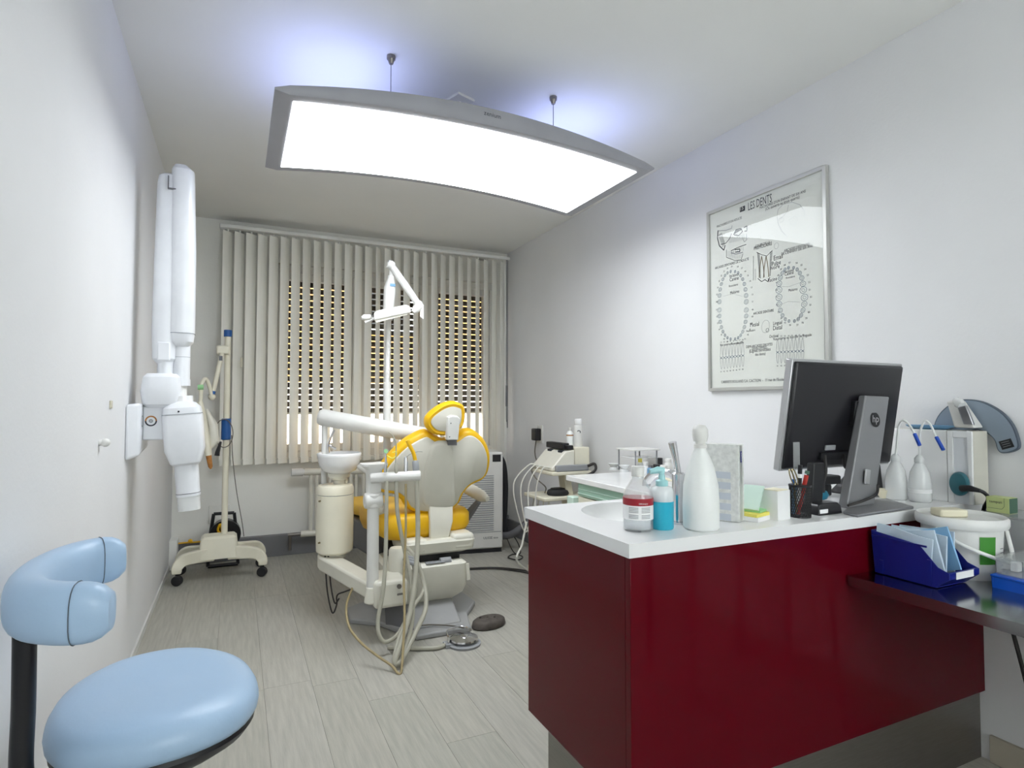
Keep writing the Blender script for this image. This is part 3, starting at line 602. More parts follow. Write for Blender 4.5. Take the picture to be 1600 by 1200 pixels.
# hoses
def hose(pts, r, m, nm='hose'): return MB().tube([at(x, y, 'y', d) for x, y, d in pts], r, 10, 8).build(nm, m, du, ang=80)
hose([(604, 752, 2.80), (603, 850, 2.78), (599, 920, 2.74), (591, 965, 2.72), (592, 990, 2.70), (602, 1003, 2.69), (622, 990, 2.72), (640, 955, 2.80), (650, 915, 2.88), (645, 880, 2.92), (634, 863, 2.95)], .0095, 'hose')
hose([(619, 752, 2.80), (621, 800, 2.79), (630, 850, 2.77), (641, 900, 2.72), (645, 960, 2.66), (636, 1005, 2.60), (622, 1035, 2.54), (616, 1030, 2.55), (626, 990, 2.64), (645, 950, 2.76), (662, 920, 2.84), (655, 885, 2.90), (636, 862, 2.95)], .0095, 'hose')
hose([(634, 756, 2.78), (634, 830, 2.76), (631, 900, 2.70), (632, 960, 2.62), (630, 1010, 2.55), (627, 1048, 2.49), (622, 1052, 2.485), (612, 1040, 2.52), (590, 1025, 2.58), (565, 1005, 2.66), (546, 980, 2.74), (541, 950, 2.84), (548, 925, 2.98), (558, 905, 3.08)], .0055, 'hosebrown')
hose([(651, 752, 2.78), (653, 830, 2.76), (649, 900, 2.70), (641, 955, 2.64), (628, 1000, 2.58), (617, 1035, 2.53), (628, 1030, 2.55), (648, 990, 2.64), (665, 950, 2.76), (662, 910, 2.86), (650, 875, 2.92), (636, 856, 2.96)], .0115, 'hose')
hose([(508, 868, 3.3), (511, 920, 3.28), (519, 957, 3.24), (526, 945, 3.24), (527, 930, 3.26), (540, 924, 3.2), (565, 915, 3.1)], .004, 'cable', 'cord')
hose([(513, 868, 3.3), (517, 915, 3.28), (523, 942, 3.25), (530, 935, 3.24)], .004, 'cable', 'cord')
ccx = at(621, 870, 'y', 2.97).x
cn_ = MB().lathe([(.0, .25), (.046, .25), (.044, .40), (.036, .412), (0, .414)], (ccx, 2.97, 0), 28).build('suction_canister', 'cream', du, ang=40)
for k in range(3): MB().cyl((ccx+.02, 2.95-.02*k, .375-.01*k), (ccx+.07, 2.92-.015*k, .36-.01*k), .010, n=10).build('hose_socket', 'labgrey', cn_)

# ---------------------------------------------------------------- operating lamp
ol = thing('operating_lamp', 'white operating lamp on a jointed pole in front of the window', 'lamp', (.78, 3.36, .78))
yl = 3.36
a_ = lambda px, py, y=yl: at(px, py, 'y', y)
MB().rod([(.60, 2.89, .80), (.605, 3.22, .80), (a_(605, 700).x, yl, .80)], .016, 12).build('mounting_arm', 'white', ol)
MB().cyl((a_(605, 700).x, yl, .79), a_(605, 597), .021).build('lower_pole', 'white', ol)
MB().cyl(a_(605, 598), a_(607, 480), .0135).build('upper_pole', 'white', ol)
MB().rod([a_(606, 500), a_(607, 480), a_(609, 452), a_(611, 438), a_(611, 437), a_(612, 432), a_(612, 431), a_(612, 420)], [.026, .031, .034, .023, .021, .021, .015, .015], 20).build('pole_sleeve', 'white', ol, ang=50)
p = a_(611.5, 447); MB().box(p+Vector((0, -.0335, 0)), (.03, .004, .016)).build('sleeve_print', 'bluedish', ol)
j0, j1 = a_(611, 414, 3.34), a_(654, 476, 3.30)
MB().rod([j0+Vector((-.02, 0, .006)), j0+Vector((.012, 0, -.004))], .023, 18).ball(j0, .026).build('upper_joint', 'white', ol)
MB().rod([j0, j0.lerp(j1, .5), j1], [.019, .022, .019], 18).build('spring_arm', 'white', ol)
MB().rod([a_(645, 488, 3.28), a_(650, 483, 3.28), a_(658, 477, 3.29)], [.012, .024, .022], 16).ball(j1, .026).loft([[a_(658, 474, y), a_(662, 476, y), a_(662, 499, y), a_(656, 494, y)] for y in (3.27, 3.31)]).build('lower_joint', 'white', ol, ang=50)
yh = 3.24
top = [(584, 489), (590, 485), (634, 476), (640, 478), (643, 488), (640, 489), (584, 501)]
hd2 = MB().loft([[a_(x, y, yh-.055) for x, y in top], [a_(x, y, yh+.075) for x, y in top]]).build('lamp_head', 'white', ol, bev=.008, seg=3)
lo = [(585, 500), (640, 488.5), (636, 492), (588, 504.5)]
MB().loft([[a_(x, y, yh-.045) for x, y in lo], [a_(x, y, yh+.065) for x, y in lo]]).build('lamp_glass', 'lampglass', hd2, bev=.002)
MB().rod([a_(565, 497, yh), a_(569, 496, yh), a_(578, 496, yh), a_(580, 498, yh)], [.010, .017, .017, .008], 14).rod([a_(570, 504, yh), a_(586, 497, yh)], .008, 10).build('handle', 'white', hd2)

# ---------------------------------------------------------------- foot pedals and floor cables
fp = thing('foot_control', 'chrome disc foot control on a pale ring with its grey cable', 'foot pedal', (.98, 2.70, 0))
fx, fy = at(725, 1000, 'z', .02).x, at(725, 1000, 'z', .02).y
MB().lathe([(.0, 0), (.078, 0), (.08, .01), (.072, .014), (0, .014)], (fx, fy, 0), 32).bb((fx-.095, fy-.02, 0), (fx-.05, fy+.03, .018)).build('base_ring', 'labgrey', fp, ang=40)
MB().lathe([(.055, .012), (.068, .026), (.066, .033), (.02, .038), (.018, .042), (0, .043)], (fx, fy, 0), 32).build('disc', 'chrome', fp, ang=40)
MB().tube([(fx-.07, fy+.0, .03), (fx-.06, fy+.07, .05), (fx+.02, fy+.09, .05), (fx+.06, fy+.05, .04)], .004, 8).cyl((fx-.075, fy, .01), (fx-.075, fy, .045), .007, n=10).build('wire_handle', 'chrome', fp)
MB().tube([(fx-.09, fy+.005, .011), (fx-.14, fy-.01, .011), (fx-.22, fy+.02, .011), (fx-.30, fy+.06, .011), (fx-.34, fy+.09, .011)], .0095, 10).build('pedal_hose', 'hose', fp)
MB().tube([(fx+.03, fy+.08, .045), (fx-.02, fy+.15, .04), (fx-.1, fy+.2, .04), (fx-.16, fy+.2, .045)], .004, 8).build('pedal_cord', 'cablegrey', fp)
bx, by = at(758, 974, 'z', .015).x+.02, at(758, 974, 'z', .015).y
bpd = thing('foot_switch', 'rough dark brown oval foot switch on the floor beside the chrome pedal', 'foot pedal', (bx, by, 0))
MB().lathe([(0, 0), (.09, 0), (.098, .008), (.092, .03), (.08, .038), (0, .041)], (bx, by, 0), 32, Matrix.Rotation(.25, 3, 'Z'), 1, .66).build('pad', 'padbrown', bpd, ang=50)
for k in range(3): MB().ball((bx-.04+.035*k, by+.02-.012*k, .041), .006, 8).build('stud', 'padbrown', bpd)
tag(MB().tube([at(x_, y_, 'z', .006) for x_, y_ in ((690, 893), (724, 889), (770, 887), (810, 890), (840, 895), (900, 900))], .006, 8).tube([at(x_, y_, 'z', .006) for x_, y_ in ((700, 892), (726, 890), (772, 888.5), (812, 893), (842, 899), (890, 904))], .0045, 8).build('power_cable', 'cable'), 'dark double cable running along the floor from chair to desk', 'cable')
tag(MB().tube([at(823, 815, 'y', 3.0), at(816, 850, 'y', 3.0), at(810, 880, 'y', 3.0), (at(814, 885, 'z', .006).x, 3.3, .02), at(830, 886, 'z', .006)], .006, 8).build('white_hose', 'cablewhite'), 'thin white hose drooping to the floor by the red desk corner', 'hose')

# ---------------------------------------------------------------- air conditioner
acx, acy = at(786, 858, 'z', .02).x, at(786, 858, 'z', .02).y
rz = math.radians(-10)
ac = thing('portable_air_conditioner', 'white portable air conditioner with louvred front in the far corner', 'air conditioner', (acx, acy, 0), rz)
F4 = FR[ac]
def A(x, y, z): return F4 @ Vector((x, y, z))
def abox(a, b): 
    mb = MB().bb(a, b); mb.v = [F4 @ v for v in mb.v]; return mb
ht = at(786, 706, 'y', acy).z
abox((-.44, 0, .03), (0, .30, ht)).build('body', 'white', ac, bev=.015, seg=3)
abox((-.43, .01, .0), (-.01, .29, .03)).build('base', 'rubber', ac)
g = MB()
for k in range(26):
    z = .17+k*.0165; b_ = MB().bb((-.40, -.004, z), (-.075, .0, z+.007)); g.add([F4 @ v for v in b_.v], b_.f)
gr = g.build('louvre_grille', 'labgrey', ac); gr['kind'] = 'stuff'
abox((-.42, -.002, .155), (-.015, 0, .160)).build('lower_seam', 'labgrey', ac)
abox((-.085, -.003, ht-.075), (-.02, .0, ht-.02)).build('control_panel', 'black', ac)
tm = MB(); text_into(tm, 'ULISSE eco', frame3(A(-.155, -.002, .105), A(1, 0, 0)-A(0, 0, 0), (0, 0, 1)), width=.115); tm.build('maker_lettering', 'ink', ac, smooth=False)
MB().tube([A(.02, .2, ht-.05), A(.045, .17, ht-.12), A(.055, .15, ht-.28), A(.045, .13, ht-.45), A(.04, .13, .20), A(.05, .12, .1)], .024, 14).build('exhaust_duct', 'rubber', ac)
MB().tube([A(.02, .1, .10), A(.07, .03, .12), A(.13, -.02, .17), A(.2, .0, .22), A(.25, .1, .22)], .028, 14).build('drain_pipe', 'greydark', ac)
MB().tube([A(.03, .0, .10), A(.07, -.06, .006), A(.1, -.2, .006), A(.04, -.28, .006), A(-.01, -.2, .006), A(.04, -.12, .006), A(.11, -.10, .006), A(.12, -.02, .05), A(.1, .03, .1)], .004, 8).build('power_cord', 'cable', ac)
# ---------------------------------------------------------------- tooth chart on right wall
PXW = XR-.022
pc = thing('framed_tooth_chart', 'framed French anatomical tooth chart on the right wall', 'poster', (XR-.012, 1.96, 1.205))
y0, y1, z0, z1 = 2.298, 1.620, 1.205, 2.125
fb = .016
fm = MB()
fm.bb((PXW, y0-fb, z0), (XR-.001, y0, z1)).bb((PXW, y1, z0), (XR-.001, y1+fb, z1)).bb((PXW, y1+fb, z0), (XR-.001, y0-fb, z0+fb)).bb((PXW, y1+fb, z1-fb), (XR-.001, y0-fb, z1))
fm.build('frame', 'alu', pc, bev=.002)
pp = MB().bb((XR-.012, y1+fb, z0+fb), (XR-.004, y0-fb, z1-fb)).build('sheet', 'paper', pc)
XP = XR-.0128
def pp_(px, py): return at(px, py, 'x', XP)
NX = Vector((-1, 0, 0))
inkT, inkB, inkG = MB(), MB(), MB()
def ptext(s, p0, p1, mb=None, ys=1.25):
    a, b = pp_(*p0), pp_(*p1); text_into(mb or inkT, s, frame3(a, (0, -1, 0), (0, 0, 1)) @ Matrix.Diagonal((1, ys, 1, 1)), width=abs(a.y-b.y))
# printed words
ptext('LES DENTS', (1169, 329), (1206, 315), ys=1.9)
ptext("MACHOIRES D'UN ENFANT DE SIX ANS", (1187, 327), (1259, 305))
ptext('(Os ouverts au trois quarts)', (1196, 329), (1249, 312))
ptext("MACHOIRES D'UN ADULTE", (1120, 356), (1159, 344))
ptext('COUPE DE LA', (1180, 387), (1203, 381)); ptext('PREMOLAIRE', (1178, 391), (1206, 383))
ptext("ARCADES DENTAIRES", (1225, 394), (1266, 385)); ptext("DE L'ENFANT DE SIX ANS", (1221, 399), (1270, 388))
ptext("ARCADES DENTAIRES DE L'ADULTE", (1117, 421), (1170, 409))
ptext('ARCADE DENTAIRE', (1177, 492), (1209, 488))
ptext('Vue externe ou vestibulaire', (1125, 541), (1162, 537)); ptext('Vue interne ou buccale ou linguale', (1208, 532), (1268, 526))
ptext('DEMI-ARCADES DROITES', (1166, 544), (1207, 540)); ptext('DEVELOPPEES', (1175, 547), (1198, 545))
ptext('(Lignes cervicales', (1171, 551), (1204, 550)); ptext('des dents)', (1180, 556), (1196, 554))
ptext("CABINETS ROLLAND S.A. CACTION  -  11 rue de l'Ecole de Medecine", (1127, 599), (1250, 592))
for s, x, y in (('Incisives', 1140, 434), ('Canine', 1140, 440), ('Premolaires', 1139, 449), ('Molaires', 1141, 460), ('Incisives', 1226, 427), ('Canine', 1226, 431), ('Premolaires', 1228, 436), ('Molaires', 1232, 456), ('Email', 1209, 407), ('Ivoire', 1204, 422), ('Pulpe', 1206, 416), ('Racine', 1200, 441), ('Mesial', 1172, 511), ('Vestibulaire', 1166, 519), ('Lingual', 1208, 508), ('Distal', 1208, 516), ('Occlusal', 1202, 528)):
    ptext(s, (x, y), (x+14, y-3))
# number block in front of the title
a, b = pp_(1156, 332), pp_(1164, 321)
inkT.add([(XP, a.y, a.z), (XP, b.y, a.z), (XP, b.y, b.z), (XP, a.y, b.z)], [(0, 1, 2, 3)])
w15 = MB(); text_into(w15, '15', frame3((XP-.0006, a.y-.004, a.z+.008), (0, -1, 0), (0, 0, 1)), width=.019); w15.build('number_print', 'paper', pc, smooth=False)
def oval(mb, c, ry, rz, rot=0, wd=.0012, n=10):
    pts = []
    for k in range(n):
        t = 2*math.pi*k/n; u, v = ry*math.cos(t), rz*math.sin(t)
        pts.append(Vector((XP, c.y+u*math.cos(rot)-v*math.sin(rot), c.z+u*math.sin(rot)+v*math.cos(rot))))
    ribbon(mb, pts, wd, NX, True)
def line(mb, pl, wd=.0012): ribbon(mb, [pp_(*p) for p in pl], wd, NX)
def arch(cpx, cpy, rpx, rpy, a0, a1, n, big, nums):
    for k in range(n):
        u = k/(n-1); t = math.radians(a0+(a1-a0)*u); e = abs(2*u-1); s_ = .0065+.0065*e**1.5*big
        x = cpx+rpx*math.copysign(abs(math.cos(t))**.8, math.cos(t)); y = cpy-rpy*math.sin(t); c = pp_(x, y)
        oval(inkB, c, s_, s_*.85, t, .0016); oval(inkB, c, s_*.5, s_*.4, t+.5, .0012, 7)
        x2 = cpx+(rpx+7)*math.copysign(abs(math.cos(t))**.8, math.cos(t)); y2 = cpy-(rpy+7)*math.sin(t)
        text_into(inkT, str(nums+k), frame3(pp_(x2+1.5, y2+1), (0, -1, 0), (0, 0, 1)), size=.011)
arch(1145, 470, 21, 46, -2, 182, 16, 1, 11); arch(1145, 486, 21, 44, -182, 2, 16, 1, 31)
arch(1236, 452, 19, 34, -2, 182, 12, 1.6, 51); arch(1237, 466, 20, 36, -182, 2, 12, 1.6, 71)
for k in range(8):                                           # rows of single teeth with roots
    for bx_, by_, ddx in ((1127, 557, 4.8), (1215, 548, 5.6)):
        x = bx_+k*ddx; y = by_-k*.55 if bx_ < 1200 else by_-k*.3
        line(inkG, [(x-2, y-1), (x-1.2, y-14), (x, y-19), (x+1, y-14), (x+2, y-1)], .0016); line(inkB, [(x-2.2, y), (x, y+3), (x+2.2, y)], .002)
        line(inkG, [(x-1.8, y+5), (x-.9, y+17), (x+.2, y+20), (x+1, y+17), (x+1.9, y+5)], .0016); line(inkB, [(x-2.2, y+4.5), (x, y+2), (x+2.2, y+4.5)], .002)
        text_into(inkT, str(11+k), frame3(pp_(x-1.5, y-21), (0, -1, 0), (0, 0, 1)), size=.010); text_into(inkT, str(41+k), frame3(pp_(x-1.5, y+25), (0, -1, 0), (0, 0, 1)), size=.010)
# skull of an adult
line(inkT, [(1122, 360), (1121, 372), (1124, 384), (1131, 391), (1133, 383)], .005); line(inkG, [(1122, 361), (1134, 360), (1143, 357), (1144, 352)], .003)
line(inkT, [(1143, 365), (1140, 373), (1134, 380), (1126, 382)], .003); line(inkT, [(1146, 367), (1150, 359), (1158, 357), (1160, 362), (1154, 368), (1147, 367)], .004)
line(inkT, [(1162, 356), (1167, 353), (1167, 361), (1163, 361)], .004); line(inkG, [(1160, 372), (1163, 378), (1167, 374), (1166, 366)], .003)
line(inkT, [(1135, 390), (1135, 402), (1148, 407), (1158, 406), (1161, 396)], .002); line(inkT, [(1142, 392), (1150, 388), (1160, 384), (1166, 382)], .003); line(inkG, [(1142, 395), (1150, 397), (1161, 394)], .004)
for k in range(14):
    t = k/13; line(inkT, [(1122+t*7, 368+t*18), (1128+t*5, 364+t*16)], .0016); line(inkG, [(1138+t*24, 372-t*6), (1140+t*25, 380-t*6)], .0014)
    line(inkT, [(1147+t*10, 366-t*6), (1149+t*9, 360-t*2)], .002); line(inkG, [(1137+t*22, 392+t*2), (1138+t*21, 404+t*0)], .001)
for k in range(7): line(inkG, [(1143+k*3, 391-k), (1143+k*3, 398-k)], .0016)
line(inkT, [(1148, 390), (1156, 389), (1156, 393), (1149, 394)], .004)
# child skull, faint
line(inkG, [(1214, 336), (1216, 327), (1224, 319), (1238, 316), (1250, 320), (1257, 330), (1256, 340)], .0015); line(inkG, [(1217, 342), (1224, 338), (1230, 330), (1232, 320)], .0015)
line(inkG, [(1214, 338), (1216, 350), (1222, 362), (1228, 368)], .0015); oval(inkG, pp_(1221, 344), .012, .010); oval(inkG, pp_(1240, 345), .02, .018, 0, .001)
# tooth section
sec = MB()
for dx in (0, 7): ribbon(sec, [pp_(1186+dx, 434), pp_(1187+dx, 418), pp_(1190+dx, 400), pp_(1193+dx, 418), pp_(1194+dx, 433)], .004, NX)
sec.build('section_print', 'inkbrown', pc, smooth=False)
for k in range(22):
    t = k/21; line(inkT, [(1183+t*3, 395+t*38), (1187+t*2, 397+t*38)], .0022); line(inkT, [(1203-t*1, 394+t*37), (1207-t*3, 393+t*37)], .0022)
line(inkT, [(1182, 394), (1190, 398), (1198, 400), (1207, 391)], .002); line(inkT, [(1184, 435), (1190, 440), (1195, 437), (1200, 440), (1203, 433)], .003)
line(inkT, [(1177, 400), (1177, 438)], .0018); line(inkT, [(1180, 420), (1180, 438)], .0012); oval(inkG, pp_(1213, 384), .012, .014); oval(inkG, pp_(1196, 510), .022, .03, .2); oval(inkT, pp_(1199, 516), .008, .009)
line(inkG, [(1130, 463), (1145, 459), (1160, 463)], .0008); line(inkG, [(1213, 447), (1232, 448), (1252, 441)], .0008); line(inkG, [(1214, 478), (1232, 471), (1250, 472)], .0008)
inkT.build('printed_lettering', 'ink', pc, smooth=False); inkB.build('printed_teeth', 'inkblue', pc, smooth=False); inkG.build('printed_drawing', 'labgrey', pc, smooth=False)
MB().bb((XR-.0165, y1+fb, z0+fb), (XR-.0145, y0-fb, z1-fb)).build('glass', 'posterglass', pc, smooth=False)

# ---------------------------------------------------------------- things by the right wall behind the desk
pg = thing('wall_adapter', 'black plug-in power adapter on the right wall with its dangling lead', 'power adapter', (2.18, 4.19, .83))
MB().bb((XR-.06, 4.14, .85), (XR-.004, 4.22, .945)).build('adapter_body', 'black', pg, bev=.008)
MB().bb((XR-.012, 4.12, .83), (XR-.0, 4.24, .97)).cyl((XR-.03, 4.18, .945), (XR-.03, 4.18, .975), .008, n=8).build('socket', 'white', pg, bev=.003)
MB().tube([(XR-.035, 4.18, .85), (2.15, 4.17, .76), (2.14, 4.12, .70), (2.12, 4.02, .69), (2.05, 3.86, .735)], .005, 8).build('lead', 'cablegrey', pg)

tr = thing('instrument_trolley', 'cream two-level instrument trolley standing by the right wall', 'trolley', (1.95, 3.3, 0))
TX0, TX1, TY0, TY1 = 1.80, 2.09, 3.25, 3.56
MB().bb((TX0, TY0, .687), (TX1, TY1, .71)).build('top_tray', 'ivory', tr, bev=.006)
MB().bb((TX0-.06, TY0-.0, .53), (TX1-.02, TY1-.02, .553)).build('lower_shelf', 'ivory', tr, bev=.006)
MB().loft([[Vector((x, y, z)) for x, y in ((X-.02, 3.3), (X+.03, 3.3), (X+.03, 3.38), (X-.02, 3.38))] for X, z in ((1.95, .05), (1.975, .40), (1.93, .69))]).build('column', 'creamdark', tr, bev=.004)
MB().bb((1.76, 3.24, .05), (2.14, 3.30, .08)).bb((1.76, 3.46, .05), (2.14, 3.52, .08)).bb((1.9, 3.26, .05), (2.0, 3.5, .08)).build('foot', 'ivory', tr, bev=.006)
for x in (1.78, 2.12):
    for y in (3.27, 3.49): MB().cyl((x-.012, y, .026), (x+.012, y, .026), .026, n=14).cyl((x, y, .026), (x, y, .055), .008, n=8).build('caster', 'rubber', tr)
sc_ = thing('ultrasonic_scaler', 'pale grey sloping ultrasonic scaler console with hanging leads on trolley', 'medical device', (1.9, 3.4, .71))
prof = [(TX0+.01, .712), (TX0+.01, .737), (TX0+.03, .75), (TX0+.11, .835), (TX0+.18, .845), (TX0+.18, .712)]
MB().prism([(x, TY0+.03, z) for x, z in prof], (0, .27, 0)).build('console', 'cream', sc_, bev=.008)
MB().bb((TX0+.03, TY0+.0, .711), (TX0+.27, TY0+.028, .75)).build('side_unit', 'labgrey', sc_, bev=.005)
MB().bb((TX0+.10, TY0+.06, .825), (TX0+.12, TY0+.11, .839)).bb((TX0+.10, TY0+.2, .825), (TX0+.12, TY0+.25, .839)).build('button', 'ink', sc_)
for k, dy in enumerate((.06, .13, .2, .27)):
    MB().tube([(TX0+.02, TY0+dy, .735), (TX0-.03, TY0+dy+.01, .73), (TX0-.07-.02*k, TY0+dy+.02, .62), (TX0-.09-.01*k, TY0+dy, .45), (TX0-.07, TY0+dy-.02, .30), (TX0-.02, TY0+dy, .36), (TX0+.02, TY0+dy+.02, .52)], .0045, 8).build('lead', 'cablewhite', sc_)
MB().tube([(2.06, 3.25, .74), (2.09, 3.22, .755), (2.085, 3.2, .72), (2.03, 3.2, .69), (1.95, 3.24, .68)], .009, 8).build('black_cable', 'cable', sc_)
MB().tube([(TX0+.02, 3.50, .73), (TX0-.02, 3.50, .70), (TX0-.01, 3.45, .65), (TX0+.03, 3.4, .60), (TX0+.0, 3.35, .57)], .0045, 8).build('grey_lead', 'cablegrey', sc_)
tag(MB().bb((1.915, 3.32, .845), (1.965, 3.55, .885)).bb((1.93, 3.285, .845), (1.975, 3.36, .873)).build('black_case', 'black', bev=.006), 'low black case on top of the scaler console', 'case')
tag(MB().bb((1.985, 3.29, .711), (2.10, 3.55, .858)).build('supply_box', 'ivory', bev=.006), 'ivory box at the back of the trolley carrying a bottle and a can', 'box')
sb = thing('lotion_bottle', 'small white bottle with orange-striped label on the trolley box', 'bottle', (2.015, 3.40, .858))
MB().lathe([(0, 0), (.022, 0), (.023, .005), (.023, .085), (.014, .10), (.010, .104)], (2.015, 3.40, .858), 20).build('body', 'frost', sb, ang=50)
MB().lathe([(.011, .103), (.012, .104), (.012, .125), (0, .126)], (2.015, 3.40, .858), 16).build('cap', 'white', sb, ang=50)
MB().lathe([(.0234, .07), (.0234, .078)], (2.015, 3.40, .858), 20).build('stripe', 'amber', sb)
sp_ = thing('spray_can', 'tall white spray can with black swirl mark on the trolley box', 'spray can', (2.055, 3.36, .858))
MB().lathe([(0, 0), (.029, 0), (.030, .004), (.030, .125), (.026, .14), (.024, .143)], (2.055, 3.36, .858), 24).build('body', 'white', sp_, ang=50)
MB().lathe([(.024, .143), (.026, .145), (.026, .178), (.022, .184), (0, .185)], (2.055, 3.36, .858), 24).build('cap', 'whitegloss', sp_, ang=50)
a = MB(); annulus(a, (2.055-.012, 3.36-.0285, .955), (.92, -.39, 0), (0, 0, 1), .007, .012, -40, 160, 10); a.build('swirl_mark', 'ink', sp_, smooth=False)
fs = thing('scaler_foot_pedal', 'dark navy rounded foot pedal parked on the trolley lower shelf', 'foot pedal', (1.84, 3.34, .553))
c = at(872, 784, 'y', 3.34)
MB().lathe([(0, .0), (.07, 0), (.078, .012), (.07, .032), (.045, .042), (0, .044)], (c.x, 3.34, .553), 28, None, 1, .8).build('shell', 'rubber', fs, ang=60)
MB().lathe([(.05, .041), (.052, .044), (0, .047)], (c.x, 3.34, .553), 20, None, 1, .8).build('tread', 'black', fs)

# mint drawer cabinet
cb = thing('drawer_cabinet', 'cream drawer cabinet with mint green top drawer along the right wall', 'cabinet', (1.9, 2.2, 0))
CX0, CY0, CY1, CZ = 1.60, 1.72, 2.62, .735
MB().bb((CX0+.02, CY0, .06), (XR-.024, CY1, CZ)).build('carcass', 'ivory', cb, bev=.003)
MB().bb((CX0+.05, CY0+.02, 0), (XR-.03, CY1-.02, .06)).build('plinth', 'greydark', cb)
for z0_, z1_, m in ((.668, .732, 'mint'), (.53, .663, 'ivory'), (.345, .525, 'ivory'), (.07, .34, 'ivory')):
    d = MB().bb((CX0, CY0+.003, z0_), (CX0+.02, CY1-.003, z1_)).build('drawer', m, cb, bev=.002)
    if m == 'mint': MB().bb((CX0-.004, CY0+.003, z0_+.012), (CX0, CY1-.003, z0_+.016)).bb((CX0-.004, CY0+.003, z0_+.035), (CX0, CY1-.003, z0_+.038)).build('drawer_ridge', 'mintlight', d)
    else:
        zz = z1_-.022
        MB().bb((CX0-.035, 2.05, zz), (CX0-.022, 2.42, zz+.010)).bb((CX0-.024, 2.06, zz+.002), (CX0, 2.07, zz+.008)).bb((CX0-.024, 2.40, zz+.002), (CX0, 2.41, zz+.008)).build('handle', 'mintlight', d, bev=.002)
MB().bb((CX0-.03, CY1-.001, .06), (CX0+.02, CY1+.06, .66)).build('end_post', 'mintlight', cb, bev=.004)
tag(MB().bb((CX0-.02, CY0-.01, CZ), (XR-.024, CY1+.09, CZ+.028)).build('cabinet_top', 'whitegloss', bev=.004), 'glossy white top slab lying on the mint drawer cabinet', 'worktop')
ZC = CZ+.028
# items standing on the cabinet, placed along the wall
def on(px, x=2.02): return at(px, 700, 'x', x).y
rk = thing('plastic_rack', 'small two-tier clear white plastic rack on the drawer cabinet', 'rack', (2.05, on(995, 2.05), ZC))
yr = on(994, 2.05)
MB().bb((1.97, yr-.09, ZC+.118), (2.15, yr+.085, ZC+.126)).build('top_tray', 'white', rk, bev=.002)
MB().bb((1.98, yr-.07, ZC+.075), (2.14, yr+.05, ZC+.08)).build('middle_tray', 'whitegloss', rk, bev=.002)
for sx, sy in ((1.985, -.08), (1.985, .075), (2.13, -.08), (2.13, .075)): MB().bb((sx-.003, yr+sy-.003, ZC), (sx+.003, yr+sy+.003, ZC+.12)).build('post', 'labgrey', rk)
for k in range(2):
    dp = thing('dappen_dish', ('clear glass dish under the white rack, nearer the trolley', 'clear glass dish under the white rack, nearer the bottles')[k], 'dish', (2.0, yr+.06-.1*k, ZC), group='glass dishes on the cabinet')
    MB().lathe([(0, 0), (.028, 0), (.024, .01), (.018, .016), (.03, .034), (.032, .036), (.02, .02), (0, .02)], (1.96, yr+.09-.1*k, ZC), 20).build('bowl', 'milky', dp, ang=50)
def jar(px, x, r, h, m, cap, ch, label, cr_=None, grp='small bottles on the cabinet'):
    y = on(px, x); t = thing('small_bottle', label, 'bottle', (x, y, ZC), group=grp); cr_ = cr_ or r*.7
    MB().lathe([(0, 0), (r*.95, 0), (r, .003), (r, h*.82), (cr_*.95, h), (0, h)], (x, y, ZC), 18).build('body', m, t, ang=50)
    MB().lathe([(cr_, h), (cr_, h+ch-.002), (cr_*.9, h+ch), (0, h+ch)], (x, y, ZC), 16).build('cap', cap, t, ang=50)
jar(1000, 2.06, .016, .05, 'frost', 'noteyellow', .025, 'small white bottle with yellow cap beside the plastic rack')
jar(1009, 2.0, .018, .045, 'lab', 'white', .02, 'small white bottle with white cap next to the yellow-capped one')
jar(1016, 1.98, .017, .042, 'bluedish', 'greydark', .012, 'small pale blue jar with flat grey lid on the cabinet')
jar(1026, 2.0, .02, .03, 'navy', 'black', .03, 'navy little bottle with black cap on the cabinet', .019)
jar(1031, 2.08, .02, .05, 'lab', 'black', .035, 'taller bottle with black angled dropper cap behind the navy one')
jar(1037, 2.0, .022, .03, 'ivory', 'white', .03, 'squat cream jar with white screw lid on the cabinet', .02)
jar(1044, 2.06, .024, .07, 'white', 'white', .02, 'plain white rounded bottle behind the cream jar')
jar(1057, 1.98, .022, .022, 'clear', 'black', .042, 'clear glass bottle with tall black stopper nearest the tap', .012)
tag(MB().bb((1.92, on(1062, 1.98)-.04, ZC), (2.04, on(1048, 1.98)+.03, ZC+.006)).build('instrument_tray', 'soap', bev=.002), 'cream tray under the black-stoppered bottle', 'tray')
# ---------------------------------------------------------------- red desk and worktop
DZ = .822; DX0, DY0, DY1 = .806, 1.098, 1.63
dk = thing('reception_desk', 'glossy dark red desk with recessed grey plinth', 'desk', (1.5, 1.36, 0))
MB().bb((DX0+.004, DY0+.004, .216), (XR-.002, DY0+.024, DZ-.032)).build('front_panel', 'red', dk, bev=.0015)
MB().bb((DX0+.004, DY0+.024, .216), (DX0+.024, DY1-.015, DZ-.032)).build('side_panel', 'red', dk, bev=.0015)
MB().bb((DX0+.024, DY0+.024, .216), (1.52, DY1-.03, .236)).bb((1.5, DY0+.024, .236), (1.52, DY1-.03, DZ-.034)).build('inner_carcass', 'labgrey', dk)
MB().bb((DX0+.07, DY0+.02, 0), (XR-.002, DY0+.04, .216)).bb((DX0+.07, DY0+.04, 0), (DX0+.09, DY1-.02, .216)).bb((DX0+.09, DY1-.04, 0), (1.52, DY1-.02, .216)).build('plinth', 'brushed', dk)
wt = thing('worktop', 'thick white desk worktop with round sunken basin', 'worktop', (1.5, 1.36, DZ-.032))
BC = Vector((1.075, 1.425)); BR = .165
def rim(z, f):
    out = []
    for a in ANG:
        c, s = math.cos(a), math.sin(a); out.append(f(c, s, z))
    return out
wx0, wx1, wy0, wy1 = DX0-.002, XR-.002, DY0, DY1
